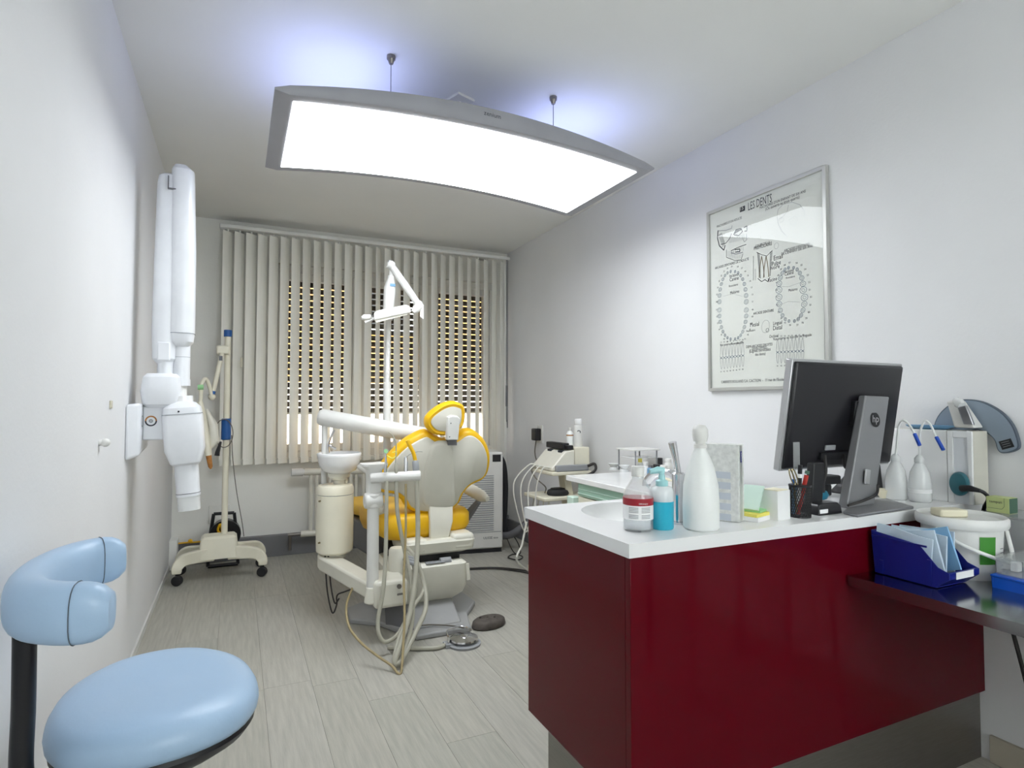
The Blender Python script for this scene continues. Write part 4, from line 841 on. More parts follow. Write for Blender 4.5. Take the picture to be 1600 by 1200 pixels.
ANG = sorted([2*math.pi*k/64 for k in range(64)]+[math.atan2(y-BC.y, x-BC.x) % (2*math.pi) for x in (wx0, wx1) for y in (wy0, wy1)])
def rect(c, s, z):
    t = min([((wx1 if c > 0 else wx0)-BC.x)/c if abs(c) > 1e-9 else 9e9, ((wy1 if s > 0 else wy0)-BC.y)/s if abs(s) > 1e-9 else 9e9])
    return Vector((BC.x+c*t, BC.y+s*t, z))
circ = lambda r: (lambda c, s, z: Vector((BC.x+r*c, BC.y+r*s, z)))
MB().loft([rim(DZ, circ(BR)), rim(DZ, rect), rim(DZ-.032, rect), rim(DZ-.032, circ(BR)), ], closed=True).build('slab', 'counter', wt, ang=30)
MB().loft([rim(DZ-.001, circ(BR)), rim(DZ-.008, circ(BR-.004)), rim(DZ-.03, circ(BR-.02)), rim(DZ-.05, circ(BR-.06)), rim(DZ-.06, circ(.02)), rim(DZ-.064, circ(.02)), rim(DZ-.054, circ(BR-.056)), rim(DZ-.034, circ(BR-.014)), rim(DZ-.028, circ(BR))], cap=False).build('basin', 'basin', wt, ang=50)
MB().lathe([(0, DZ-.06), (.02, DZ-.06), (.018, DZ-.057), (0, DZ-.057)], (BC.x, BC.y, 0), 20).build('drain', 'chrome', wt)

Z = DZ
# tap
tx, ty = 1.066, 1.236
tp = thing('basin_tap', 'tall chrome basin tap with upright lever behind the frosted bottle', 'tap', (tx, ty, Z))
MB().rod([(tx, ty, Z), (tx, ty, Z+.006), (tx, ty, Z+.008), (tx, ty, Z+.13), (tx, ty, Z+.135)], [.024, .024, .017, .017, .012], 20).build('body', 'chrome', tp, ang=40)
MB().tube([(tx, ty, Z+.115), (tx-.005, ty+.03, Z+.128), (tx-.01, ty+.08, Z+.124), (tx-.012, ty+.115, Z+.10), (tx-.012, ty+.12, Z+.085)], .012, 14).build('spout', 'chrome', tp)
MB().rod([(tx, ty, Z+.13), (tx-.008, ty+.0, Z+.17), (tx-.02, ty, Z+.215)], [.008, .008, .011], 12).build('lever', 'chrome', tp)
# bottles
def disinf():
    x, y = .918, 1.215
    t = thing('disinfectant_bottle', 'clear bottle with dark red band label and white cap on worktop corner', 'bottle', (x, y, Z))
    MB().lathe([(0, 0), (.034, 0), (.037, .004), (.037, .088), (.034, .098), (.018, .124), (.0145, .128), (.0145, .136), (.013, .136), (.013, .127), (.016, .122), (.032, .096), (.035, .088), (.035, .006), (0, .004)], (x, y, Z), 40).build('body', 'clear', t, ang=60)
    MB().lathe([(0, .006), (.0345, .006), (.0345, .052), (0, .052)], (x, y, Z), 36).build('liquid', 'clearwater', t, ang=50)
    MB().lathe([(.0372, .030), (.0376, .030), (.0376, .065), (.0372, .065)], (x, y, Z), 40).build('white_label', 'lab', t)
    MB().lathe([(.0374, .065), (.0378, .065), (.0378, .082), (.0374, .082)], (x, y, Z), 40).build('red_label', 'redlabel', t)
    MB().lathe([(.0155, .134), (.0165, .135), (.0165, .157), (.015, .159), (0, .159)], (x, y, Z), 28).build('cap', 'white', t, ang=40)
    pr_ = MB(); v0 = Vector((-.6, -.8, 0))
    for r_ in range(8):
        for sgn in (-1, 1):
            a0 = math.atan2(-y, -x)+.12; 
            for k in range(5):
                a, b = a0+sgn*(.1+.13*k), a0+sgn*(.1+.13*(k+1)); z = Z+.034+r_*.0036
                q = lambda a, z: Vector((x+.0379*math.cos(a), y+.0379*math.sin(a), z))
                if r_ in (3,): continue
                pr_.add([q(a, z), q(b, z), q(b, z+.0018), q(a, z+.0018)], [(0, 1, 2, 3)])
    pr_.build('label_print', 'labgrey', t, smooth=False)
    pr2 = MB(); a0 = math.atan2(-y, -x); d = Vector((math.cos(a0), math.sin(a0), 0)); u = Vector((-d.y, d.x, 0))
    text_into(pr2, 'ORONET', frame3(Vector((x, y, Z+.069))+d*.0388+u*.002, u, (0, 0, 1)), width=.022); pr2.build('name_print', 'lab', t, smooth=False)
disinf()
x, y = .985, 1.205
bb_ = thing('blue_soap_dispenser', 'pump bottle half filled with turquoise liquid beside the red-label bottle', 'pump bottle', (x, y, Z))
MB().lathe([(0, 0), (.027, 0), (.029, .004), (.0295, .072), (.0295, .072)], (x, y, Z), 36).build('liquid', 'cyan', bb_, ang=50)
MB().lathe([(.0296, .070), (.0296, .095), (.026, .104), (.014, .108), (.012, .112)], (x, y, Z), 36).build('body', 'cyanpale' if False else 'milky', bb_, ang=50)
MB().lathe([(.014, .106), (.0155, .108), (.0155, .12), (.009, .124), (.008, .134)], (x, y, Z), 24).build('collar', 'cyanpale', bb_, ang=40)
MB().rod([(x, y, Z+.132), (x, y, Z+.146)], .007, 12).rod([(x+.006, y, Z+.146), (x-.01, y+.003, Z+.148), (x-.03, y+.01, Z+.143)], [.008, .009, .006], 12).build('pump_head', 'cyanpale', bb_, ang=50)
x, y = 1.072, 1.16
fb_ = thing('frosted_bottle', 'large frosted white bottle with ribbed round stopper at worktop edge', 'bottle', (x, y, Z))
MB().lathe([(0, 0), (.040, 0), (.0445, .006), (.045, .06), (.043, .11), (.034, .155), (.021, .188), (.0145, .20), (.0145, .212)], (x, y, Z), 40).build('body', 'frost', fb_, ang=60)
MB().lathe([(.0165, .204), (.0165, .212), (.0125, .214), (.0125, .228)], (x, y, Z), 24).build('neck_ring', 'white', fb_, ang=40)
st_ = MB()
pr_ = [(.0, .219), (.0155, .22), (.0185, .235), (.018, .25), (.012, .261), (.0, .264)]
R = []
for r, z in pr_: R.append([Vector((x+r*(1+.07*(k % 2))*math.cos(2*math.pi*k/28), y+r*(1+.07*(k % 2))*math.sin(2*math.pi*k/28), Z+z)) for k in range(28)])
st_.loft(R).build('stopper', 'white', fb_, ang=60)
x, y = 1.212, 1.195
tk = thing('towel_carton', 'upright narrow speckled grey carton of paper towels behind the frosted bottle', 'carton', (x, y, Z))
FX = FR[tk]
MB().box((x-.004, y+.035, Z+.104), (.046, .11, .206), rz=.45).build('carton', 'speckle', tk, bev=.001)
rot = Matrix.Rotation(.45, 4, 'Z'); e1 = rot @ Vector((1, 0, 0)); e2 = rot @ Vector((0, -1, 0))
pf = Vector((x-.004, y+.035, Z+.104))+e2*.0553
MB().box(pf+Vector((0, 0, .0)), (.018, .0006, .2), rz=.45).build('side_stripe', 'alu', tk)
MB().box(pf+e2*.0005+Vector((0, 0, .07)), (.012, .0008, .03), rz=.45).build('logo_patch', 'navy', tk)
tm = MB(); text_into(tm, 'TORK', frame3(pf+e2*.0015+e1*.004+Vector((0, 0, .057)), (0, 0, 1), -e1), width=.026); tm.build('logo_lettering', 'lab', tk, smooth=False)
pl_ = Vector((x-.004, y+.035, Z+.104))-e1*.0232
for k in range(5): MB().box(pl_+Vector((0, 0, .02-.028*k))+e2*.01, (.0006, .05, .018), rz=.45).build('side_print', 'palelabel', tk)
# note blocks
x, y = 1.29, 1.20
nb = thing('sticky_note_pads', 'stack of white yellow and green note pads beside the towel carton', 'note pads', (x, y, Z))
MB().box((x, y, Z+.006), (.085, .075, .012), rz=.3).build('white_pad', 'lab', nb, bev=.001)
MB().box((x+.002, y, Z+.0165), (.08, .07, .009), rz=.25).build('yellow_pad', 'noteyellow', nb, bev=.001)
MB().box((x+.012, y+.005, Z+.024), (.055, .06, .006), rz=.35).build('green_pad', 'notegreen', nb, bev=.001)
tag(MB().box((x+.004, y+.004, Z+.058), (.006, .055, .075), rz=.35, ry=.62).build('mint_note', 'mintlight', bev=.0005), 'mint note sheet leaning against the white memo block', 'note')
x, y = 1.355, 1.178
mb_ = thing('memo_block', 'white translucent memo block next to the mesh pen cup', 'memo block', (x, y, Z))
MB().box((x, y, Z+.04), (.055, .055, .08), rz=.1).build('block', 'lab', mb_, bev=.001)
MB().box((x-.004, y-.006, Z+.081), (.05, .045, .002), rz=.15).build('top_sheet', 'soap', mb_)
tag(MB().bb((1.30, 1.35, Z), (1.40, 1.43, Z+.075)).build('paper_tray', 'milky', bev=.003), 'low clear white tray standing behind the note pads', 'tray')
tag(MB().bb((1.22, 1.30, Z), (1.34, 1.34, Z+.03)).build('grey_wipe_pack', 'teal', bev=.006), 'flat grey-teal pack behind the note pads', 'pack')
# pen cup with its pens
x, y = 1.438, 1.165
pcup = thing('pen_cup', 'black wire mesh pen cup on the worktop', 'pen cup', (x, y, Z))
MB().lathe([(0, 0), (.028, 0), (.028, .004), (.026, .004), (0, .005)], (x, y, Z), 28).build('bottom', 'black', pcup)
ms = MB()
for k in range(28):
    for sgn in (-1, 1):
        a = 2*math.pi*k/28; b = a+sgn*1.2
        ms.rod([(x+.0275*math.cos(a+(b-a)*t), y+.0275*math.sin(a+(b-a)*t), Z+.004+.082*t) for t in (0, .25, .5, .75, 1)], .0011, 4)
mo = ms.build('mesh_wall', 'black', pcup, smooth=False); mo['kind'] = 'stuff'
MB().lathe([(.026, .085), (.030, .085), (.030, .090), (.026, .090)], (x, y, Z), 28).build('rim', 'blackgloss', pcup)
def pen(nm, lb, cat, base, tip, rs, mats):
    t = thing(nm, lb, cat, base, group='things in the pen cup'); base, tip = Vector(base), Vector(tip)
    for (a, b, n_, m) in mats: MB().rod([base.lerp(tip, a), base.lerp(tip, b)], rs, 10).build(n_, m, t)
pen('marker_pen', 'black and white marker pen in the mesh cup', 'pen', (x-.002, y+.005, Z+.008), (x-.002, y-.004, Z+.145), .006, [(0, .55, 'barrel', 'lab'), (.55, .74, 'band', 'black'), (.74, .82, 'ring', 'lab'), (.82, 1, 'cap', 'black')])
pen('red_pen', 'red pen with green end in the mesh cup', 'pen', (x-.01, y+.0, Z+.008), (x+.022, y-.008, Z+.128), .006, [(0, .9, 'barrel', 'redpen'), (.93, 1, 'end', 'boxgreen')])
pen('blue_pen', 'short blue pen in the mesh cup', 'pen', (x-.012, y+.012, Z+.008), (x-.018, y+.004, Z+.105), .005, [(0, .85, 'barrel', 'bluedish'), (.85, 1, 'cap', 'bluecap')])
sci = thing('scissors', 'brass coloured scissors standing in the mesh cup', 'scissors', (x-.018, y, Z+.01), group='things in the pen cup')
MB().rod([(x-.012, y, Z+.01), (x-.024, y, Z+.09)], .003, 6).build('blade', 'goldmetal', sci)
for dx in (0, .012):
    q = [(x-.03+dx-.006*math.cos(t)-.012*math.sin(t)*.8, y, Z+.112+.006*math.cos(t)*-.3+.022*math.sin(t)) for t in [k*math.pi/5 for k in range(11)]]
    MB().tube(q, .0018, 6, 2).build('finger_loop', 'goldmetal', sci)
rul = thing('ruler', 'clear plastic ruler standing upright in the mesh cup', 'ruler', (x+.005, y+.012, Z+.01), group='things in the pen cup')
MB().box((x+.006, y+.014, Z+.108), (.026, .002, .2), rz=.05).build('strip', 'clear', rul)
g = MB()
for k in range(18): g.box((x+.014, y+.0125, Z+.09+k*.006), (.004 if k % 5 else .008, .0006, .0006), rz=.05)
g.build('scale_marks', 'labgrey', rul, smooth=False)
# handset in dock
x, y = 1.545, 1.19
hk = thing('scanner_dock', 'black handheld unit standing in its black dock before the monitor', 'handset dock', (x, y, Z))
MB().loft([[Vector((x+a, y+b, z)) for a, b in ((-.05*s, -.04*s), (.05*s, -.04*s), (.05*s, .05*s), (-.05*s, .05*s))] for z, s in ((Z, 1.), (Z+.022, .95), (Z+.032, .8))]).build('dock', 'blackgloss', hk, bev=.003)
MB().bb((x-.045, y-.0405, Z+.006), (x-.012, y-.0385, Z+.017)).build('dock_label', 'lab', hk)
MB().loft([[Vector((x+a+dx, y+b+.01, z)) for a, b in ((-.024, -.012), (.024, -.012), (.024, .012), (-.024, .012))] for z, dx in ((Z+.02, -.008), (Z+.09, 0), (Z+.145, .006))]).build('handset', 'black', hk, bev=.004)
MB().box((x+.024, y+.006, Z+.085), (.014, .016, .06)).build('trigger', 'rubber', hk, bev=.004)
tag(MB().loft([rrect(1.475, 1.27, z, a, b, .6) for z, a, b in ((Z, .03, .03), (Z+.03, .034, .034), (Z+.05, .02, .02))]).build('mouse', 'rubber'), 'dark rounded computer mouse lying behind the pen cup', 'mouse')
gv = MB()
for k in range(9):
    a = k*.7; gv.ball((1.69+.035*math.cos(a*1.3), 1.34+.025*math.sin(a), Z+.028+.008*math.sin(a*2.1)), .02, 8, (1.3, .9, .9))
tag(gv.build('blue_glove', 'glove', ang=60), 'crumpled bright blue glove lying behind the monitor foot', 'glove')

# ---------------------------------------------------------------- monitor, back towards us
mn = thing('computer_monitor', 'black computer monitor seen from behind on a grey column stand', 'monitor', (1.73, 1.2, Z))
MX = 1.755; MT = Matrix.Translation((MX, 1.27, 1.105)) @ Matrix.Rotation(math.radians(9), 4, 'X')
def mbx(a, b): 
    m_ = MB().bb(a, b); m_.v = [MT @ v for v in m_.v]; return m_
mbx((-.258, -.012, -.172), (.268, .012, .172)).build('bezel', 'bezel', mn, bev=.004)
mbx((-.252, .012, -.166), (.262, .0135, .166)).build('screen', 'screen', mn)
hb2 = MB().loft([[MT @ Vector((a*s, y_, b*s2)) for a, b in ((-.252, -.167), (.262, -.167), (.262, .167), (-.252, .167))] for y_, s, s2 in ((-.011, 1, 1), (-.022, .985, .97), (-.034, .8, .72))]).build('rear_cover', 'monblack', mn, bev=.006)
mbx((-.20, -.0275, .115), (.235, -.024, .12)).build('vent_slot', 'black', hb2)
mbx((.0, -.05, -.03), (.07, -.03, .05)).build('mount_block', 'black', hb2, bev=.003)
mbx((-.1, -.04, -.105), (-.055, -.036, -.09)).build('rating_label', 'labgrey', hb2)
mbx((-.12, -.042, -.135), (.06, -.03, -.112)).build('port_recess', 'black', hb2)
MB().tube([MT @ Vector((-.015, -.04, -.12)), MT @ Vector((-.01, -.05, -.16)), MT @ Vector((.03, -.07, -.18))], .005, 8).build('video_cable', 'cable', hb2); MB().tube([MT @ Vector((-.1, -.04, -.12)), MT @ Vector((-.1, -.05, -.17)), MT @ Vector((-.105, -.05, -.2))], .005, 8).build('video_cable', 'cable', hb2)
# column in front of the panel, leaning a little
yc = 1.175
c0, c1, c2, c3 = at(1353, 618, 'y', yc+.02), at(1390, 620, 'y', yc+.02), at(1367, 788, 'y', yc), at(1323, 795, 'y', yc)
lean = Vector((0, 0, 0)); thk = Vector((0, .03, 0))
cl = MB().loft([[c3, c2, c2+thk, c3+thk], [c0+lean, c1+lean, c1+lean+thk*.8, c0+lean+thk*.8]]).build('stand_column', 'monsilver', mn, bev=.004)
up_ = ((c0+c1)/2-(c2+c3)/2).normalized(); nn = Vector((0, -1, .06)).normalized(); ex_ = up_.cross(nn).normalized()
if ex_.x < 0: ex_ = -ex_
lc_ = ((c0+c1)/2)*.78+((c2+c3)/2)*.22+Vector((.002, -.0012, 0))
a = MB(); annulus(a, lc_, (1, 0, 0), (0, .117, 1), .0, .0235, 0, 360, 28); a.build('logo_disc', 'black', cl, smooth=False)
tm = MB(); text_into(tm, 'hp', frame3(lc_+Vector((-.015, -.002, -.008)), (1, 0, .0), (.22, .117, 1)), width=.03); tm.build('logo_lettering', 'bezel', cl, smooth=False)
a0_ = at(1355, 745, 'y', yc-.003); MB().box(a0_, (.022, .006, .045), ry=.15).build('column_clip', 'bezel', cl, bev=.002)
MB().tube([at(1372, 757, 'y', yc-.01), at(1369, 772, 'y', yc-.01), at(1350, 782, 'y', yc-.012), at(1325, 790, 'y', yc-.01)], .004, 8).build('power_cable', 'cable', cl)
b0_ = [at(px, py, 'z', Z) for px, py in ((1317, 803), (1340, 809), (1428, 795), (1385, 782), (1335, 786))]
MB().loft([[p for p in b0_], [p+Vector((0, 0, .008)) for p in b0_]]).build('stand_foot', 'monsilver', mn, bev=.003)

# things at the wall end of the worktop
ph = thing('desk_phone', 'black angular desk phone half hidden behind the monitor', 'phone', (1.98, 1.37, Z))
MB().loft([[Vector((1.93, 1.32, Z)), Vector((2.05, 1.32, Z)), Vector((2.05, 1.45, Z)), Vector((1.93, 1.45, Z))], [Vector((1.94, 1.33, Z+.03)), Vector((2.05, 1.33, Z+.11)), Vector((2.05, 1.42, Z+.11)), Vector((1.94, 1.42, Z+.03))]]).build('phone_body', 'black', ph, bev=.006)
MB().box((1.86, 1.40, Z+.055), (.09, .05, .03)).box((1.86, 1.4, Z+.02), (.02, .03, .04)).build('handset', 'rubber', ph, bev=.006)
sbx = thing('small_bowl', 'small beige ceramic bowl beside the monitor foot', 'bowl', (1.94, 1.245, Z))
c = at(1383, 778, 'z', Z)
MB().lathe([(0, 0), (.016, 0), (.02, .008), (.028, .026), (.029, .029), (.026, .028), (.016, .01), (0, .008)], (c.x, c.y, Z), 24).build('bowl', 'soap', sbx, ang=50)
def squeeze(px, x, lb, pts):
    y = at(px, 740, 'x', x).y
    t = thing('squeeze_bottle', lb, 'bottle', (x, y, Z), group='squeeze bottles by the white box')
    MB().lathe([(0, 0), (.029, 0), (.032, .004), (.032, .06), (.027, .095), (.013, .125), (.012, .14)], (x, y, Z), 32).build('body', 'milky', t, ang=60)
    MB().lathe([(.013, .125), (.0145, .127), (.0145, .14), (.007, .15), (0, .152)], (x, y, Z), 20).build('cap', 'milky', t, ang=40)
    q = [Vector((x, y, Z+.145))]+[at(a_[0], a_[1], 'x', x-.01) for a_ in pts]
    MB().tube(q, .0035, 8).build('nozzle_tube', 'frost', t)
    return t, q
t, q = squeeze(1400, 2.00, 'squeeze bottle with bent tube next to the monitor', [(1402, 690), (1404, 668), (1411, 657), (1421, 664), (1430, 680)])
MB().rod([at(1429, 678, 'x', 1.985), at(1437, 696, 'x', 1.975)], .0055, 10).build('blue_tip', 'bluetip', t)
t, q = squeeze(1437, 2.02, 'squeeze bottle with blue tip nearer the wall socket disc', [(1437, 690), (1439, 670), (1446, 658), (1454, 664), (1463, 684)])
MB().rod([at(1463, 683, 'x', 2.005), at(1474, 703, 'x', 1.995)], .0055, 10).build('blue_tip', 'bluetip', t)
MB().lathe([(.0323, .03), (.0326, .03), (.0326, .042), (.0323, .042)], (2.02, at(1437, 740, 'x', 2.02).y, Z), 32).build('name_strip', 'lab', t)
# white shallow cabinet against the wall
WBx = 2.10
wy = at(1535, 700, 'x', XR-.02).y; wz = at(1522, 674, 'x', WBx).z
wbx = thing('white_wall_box', 'shallow white box with framed door standing on worktop by the wall', 'box', (2.15, wy+.15, Z))
yA = max(wy, at(1521, 700, 'x', WBx).y)
yA = at(1521, 700, 'x', WBx).y
MB().bb((WBx, yA, Z), (XR-.02, yA+.46, wz)).build('body', 'creamdark' if False else 'shell', wbx, bev=.003)
fr2 = MB(); yB_ = yA+.05
fr2.bb((WBx-.008, yA, Z), (WBx, yA+.012, wz)).bb((WBx-.008, yA+.055, Z), (WBx, yA+.072, wz)).bb((WBx-.008, yA+.012, wz-.022), (WBx, yA+.055, wz)).build('door_frame', 'whitegloss', wbx, bev=.002)
MB().bb((WBx-.003, yA+.012, Z), (WBx, yA+.055, wz-.022)).build('door_panel', 'xraywhite', wbx)
MB().bb((WBx-.006, yA+.074, Z), (WBx, yA+.46, wz)).build('front_sheet', 'whitegloss', wbx, bev=.002)
dsh = thing('blue_dish', 'flat pale blue dish on top of the white box', 'dish', (2.14, yA+.15, wz))
MB().lathe([(0, 0), (.035, 0), (.05, .010), (.052, .014), (.048, .012), (.033, .004), (0, .004)], (2.14, yA+.15, wz), 28, None, .75, 1.5).build('dish', 'bluedish', dsh, ang=50)
tag(MB().bb((2.11, yA+.30, wz), (2.17, yA+.42, wz+.008)).build('wooden_strip', 'goldmetal'), 'thin brown strip on top of the white box beside the monitor', 'strip')
gl = thing('glove_box', 'white carton with a silver foil packet leaning in it on the white box', 'carton', (2.14, yA+.07, wz))
q = [at(px, py, 'x', 2.125) for px, py in ((1478, 627), (1494, 626), (1523, 669), (1490, 668))]
MB().loft([q, [p+Vector((.055, 0, 0)) for p in q]]).build('carton', 'white', gl, bev=.006)
q = [at(px, py, 'x', 2.112) for px, py in ((1495, 636), (1509, 633), (1521, 664), (1505, 663))]
MB().loft([q, [p+Vector((.012, 0, 0)) for p in q]]).build('foil_packet', 'foil', gl, bev=.003)
MB().rod([at(1493, 624, 'x', 2.13), at(1499, 630, 'x', 2.125), at(1503, 634, 'x', 2.12)], [.010, .016, .012], 14).build('bottle_neck', 'milky', gl)
# grey thyroid shield on the wall
ap = [(1462, 668), (1465, 655), (1473, 643), (1486, 632), (1500, 625), (1516, 624), (1535, 627), (1553, 635), (1570, 647), (1584, 664), (1592, 684), (1594, 698), (1588, 704), (1574, 708), (1565, 707), (1560, 701), (1557, 690), (1551, 682), (1540, 675), (1525, 672), (1508, 680), (1490, 686), (1470, 684)]
aN = Vector((1, 0, 0)); a0p = Vector((XR-.008, 0, 0))
sdh = thing('thyroid_shield', 'curved grey lead shield with dark label hanging on the right wall', 'lead shield', (XR-.006, 1.1, .98))
oa = lambda sc, d: outline(ap, a0p, aN, sc, d)
MB().loft([oa(0, -.008), oa(0, .006)]).build('edging', 'apronedge', sdh, ang=50)
MB().loft([oa(-.004, -.0105), oa(-.004, -.006)]).build('shield', 'apron', sdh, ang=50)
q = [at(px, py, 'x', XR-.0195) for px, py in ((1560, 690), (1579, 685), (1585, 698), (1566, 703))]
lb_ = MB().loft([q, [p+Vector((.002, 0, 0)) for p in q]]).build('label', 'black', sdh)
lp_ = MB()
for k in range(3):
    a_, b_ = q[0].lerp(q[3], .25+.25*k), q[1].lerp(q[2], .25+.25*k); lp_.add([a_.lerp(b_, .15)+NX*.0006, a_.lerp(b_, .8)+NX*.0006, a_.lerp(b_, .8)+NX*.0006+Vector((0, 0, .0012)), a_.lerp(b_, .15)+NX*.0006+Vector((0, 0, .0012))], [(0, 1, 2, 3)])
lp_.build('label_print', 'labgrey', lb_, smooth=False)
# teal round socket with cable
c = at(1498, 756, 'x', 2.08)
sk = thing('round_socket', 'teal round socket disc with black plug and cable by the wall', 'socket', (2.06, c.y, Z))
MX_ = Matrix.Rotation(math.radians(-90), 3, 'Y')
MB().lathe([(0, 0), (.036, 0), (.038, .003), (.038, .012), (.034, .018), (0, .02)], (2.092, c.y, c.z), 32, MX_, 1, .72).build('disc', 'teal', sk, ang=50)
MB().rod([at(1503, 763, 'x', 2.07), at(1515, 763, 'x', 2.06), at(1532, 767, 'x', 2.06)], [.011, .010, .006], 10).tube([at(1530, 766, 'x', 2.06), at(1539, 771, 'x', 2.07), at(1544, 780, 'x', 2.09), (2.11, 1.05, .80), (2.12, 1.045, .70)], .0055, 8).build('plug', 'black', sk)

# ---------------------------------------------------------------- steel side table in front of the desk
TZ = .666
tb_ = thing('steel_table', 'polished steel side table pushed against the red desk front', 'table', (1.86, .6, 0))
tx0, tx1, ty0, ty1 = 1.535, XR-.03, .10, 1.094
MB().bb((tx0, ty0, TZ-.004), (tx1, ty1, TZ)).bb((tx0, ty0, TZ-.028), (tx0+.004, ty1, TZ-.004)).bb((tx0, ty0, TZ-.028), (tx1, ty0+.004, TZ-.004)).bb((tx0+.004, ty1-.004, TZ-.028), (tx1, ty1, TZ-.004)).build('table_top', 'steel', tb_, bev=.0015)
for x in (tx0+.08, tx1-.03):
    for y in (ty0+.04, ty0+.30): MB().cyl((x, y, 0), (x, y, TZ-.004), .014, n=14).build('leg', 'steel', tb_)
tag(MB().tube([(1.80, .86, TZ-.01), (1.83, .84, .5), (1.87, .82, .3), (1.92, .80, .1), (1.95, .8, .008), (2.05, .82, .008)], .005, 8).build('black_flex', 'cable'), 'black cable hanging under the steel table', 'cable')
# blue bin
bn_ = thing('blue_storage_bin', 'navy blue open-front storage bin on the steel table', 'bin', (1.70, 1.0, TZ))
X0, X1, Yf, Yb = 1.628, 1.76, .90, 1.085
side = [(Yf+.02, TZ+.002), (Yb-.005, TZ+.002), (Yb+.004, TZ+.118), (Yf+.075, TZ+.105), (Yf+.055, TZ+.098), (Yf+.015, TZ+.055), (Yf-.012, TZ+.045), (Yf-.012, TZ+.03)]
MB().prism([(X0, y, z) for y, z in side], (.003, 0, 0)).build('side_wall', 'navy', bn_, bev=.001)
MB().prism([(X1-.003, y, z) for y, z in side], (.003, 0, 0)).build('side_wall', 'navy', bn_, bev=.001)
MB().bb((X0+.003, Yf+.02, TZ+.002), (X1-.003, Yb-.005, TZ+.006)).build('bottom', 'navy', bn_)
MB().prism([(X0+.003, y, z) for y, z in ((Yb-.008, TZ+.004), (Yb-.005, TZ+.004), (Yb+.004, TZ+.118), (Yb+.001, TZ+.118))], (X1-X0-.006, 0, 0)).build('back_wall', 'navy', bn_)
lip = MB().prism([(X0+.003, y, z) for y, z in ((Yf+.02, TZ+.004), (Yf+.024, TZ+.004), (Yf-.006, TZ+.046), (Yf-.012, TZ+.045), (Yf-.012, TZ+.03))], (X1-X0-.006, 0, 0)).build('front_lip', 'navy', bn_)
MB().prism([((X0+X1)/2-.04, y, z) for y, z in ((Yf-.013, TZ+.029), (Yf-.0145, TZ+.029), (Yf-.0145, TZ+.046), (Yf-.013, TZ+.046))], (.075, 0, 0)).build('label_strip', 'lab', lip)
MB().bb((X0-.004, Yf+.04, TZ+.10), (X0, Yb, TZ+.105)).bb((X0-.002, Yf+.03, TZ+.003), (X0, Yf+.04, TZ+.07)).bb((X0-.002, Yb-.03, TZ+.003), (X0, Yb-.02, TZ+.04)).build('side_rib', 'navy', bn_)
for k, (dx, dy, rz_, rx_, m) in enumerate(((-.040, .015, .05, -.25, 'pouch'), (-.022, .0, .05, -.3, 'pouch'), (-.002, -.005, .05, -.35, 'pouch'), (.018, -.015, .05, -.42, 'pouchblue'), (.038, .0, .05, -.3, 'pouch'))):
    c = Vector((1.692+dx*.95, 1.0+dy, TZ+.075)); pm_ = MB(); R = []
    for i in range(7):
        u = i/6-.5; R.append([Vector((.0+.005*math.sin(7*u+k)-t_, u*.14, v_)) for t_, v_ in ((.0, -.055), (.0, .0), (.002, .055), (.006, .055), (.008, .0), (.006, -.055))])
    pm_.loft(R); Rm = Matrix.Translation(c) @ Matrix.Rotation(rz_, 4, 'Z') @ Matrix.Rotation(rx_*.3, 4, 'X') @ Matrix.Rotation(-.12+.06*k, 4, 'Y') @ Matrix.Rotation((.22, -.1, .15, -.18, .05)[k], 4, 'X'); pm_.v = [Rm @ v for v in pm_.v]
    p_ = pm_.build('sterile_pouch', m, ang=60)
    tag(p_, ('pale sterile pouch at the left end of the blue bin', 'pale sterile pouch with printed line, second in the blue bin', 'pale crumpled pouch in the middle of the blue bin', 'light blue pouch at the open front of the blue bin', 'glossy pale pouch at the right side of the blue bin')[k], 'pouch', 'pouches in the blue bin')
# bucket
bx_, by_ = 1.856, .980
bk2 = thing('white_bucket', 'white lidded plastic bucket with green label on the steel table', 'bucket', (bx_, by_, TZ))
MB().lathe([(0, 0), (.084, 0), (.087, .004), (.095, .145)], (bx_, by_, TZ), 48).build('tub', 'bucket', bk2, ang=50)
MB().lathe([(.0955, .133), (.105, .135), (.108, .143), (.108, .157), (.103, .163), (.098, .161), (.093, .153), (0, .151)], (bx_, by_, TZ), 48).build('lid', 'bucket', bk2, ang=50)
def bq(a, r, z): return Vector((bx_+r*math.cos(a), by_+r*math.sin(a), TZ+z))
A0 = math.atan2(-by_, -bx_)
g = MB()
aL = A0+.55
for k in range(6): g.add([bq(aL-.12+k*.075, .0925, .045), bq(aL-.12+(k+1)*.075, .0925, .045), bq(aL-.12+(k+1)*.075, .0952, .118), bq(aL-.12+k*.075, .0952, .118)], [(0, 1, 2, 3)])
g.build('green_label', 'green', bk2)
g = MB()
for k in range(6): 
    z = .03+k*.011; g.add([bq(aL+.50, .0955, z), bq(aL+.65, .0955, z), bq(aL+.65, .0955, z+.0022), bq(aL+.50, .0955, z+.0022)], [(0, 1, 2, 3)])
g.build('volume_marks', 'greydark', bk2, smooth=False)
hp = [bq(A0-.55, .103, .13), bq(A0-.3, .110, .118), bq(A0, .114, .098), bq(A0+.5, .116, .075), bq(A0+1.0, .116, .055), bq(A0+1.25, .115, .052), bq(A0+1.5, .108, .08), bq(A0+1.75, .102, .125)]
MB().tube(hp, .005, 10).build('handle', 'bucket', bk2)
tag(MB().box((bx_+.0, by_+.03, TZ+.1625), (.075, .05, .022), rz=-.5).build('soap_bar', 'soap', bev=.005), 'cream bar of soap lying on the bucket lid', 'soap')
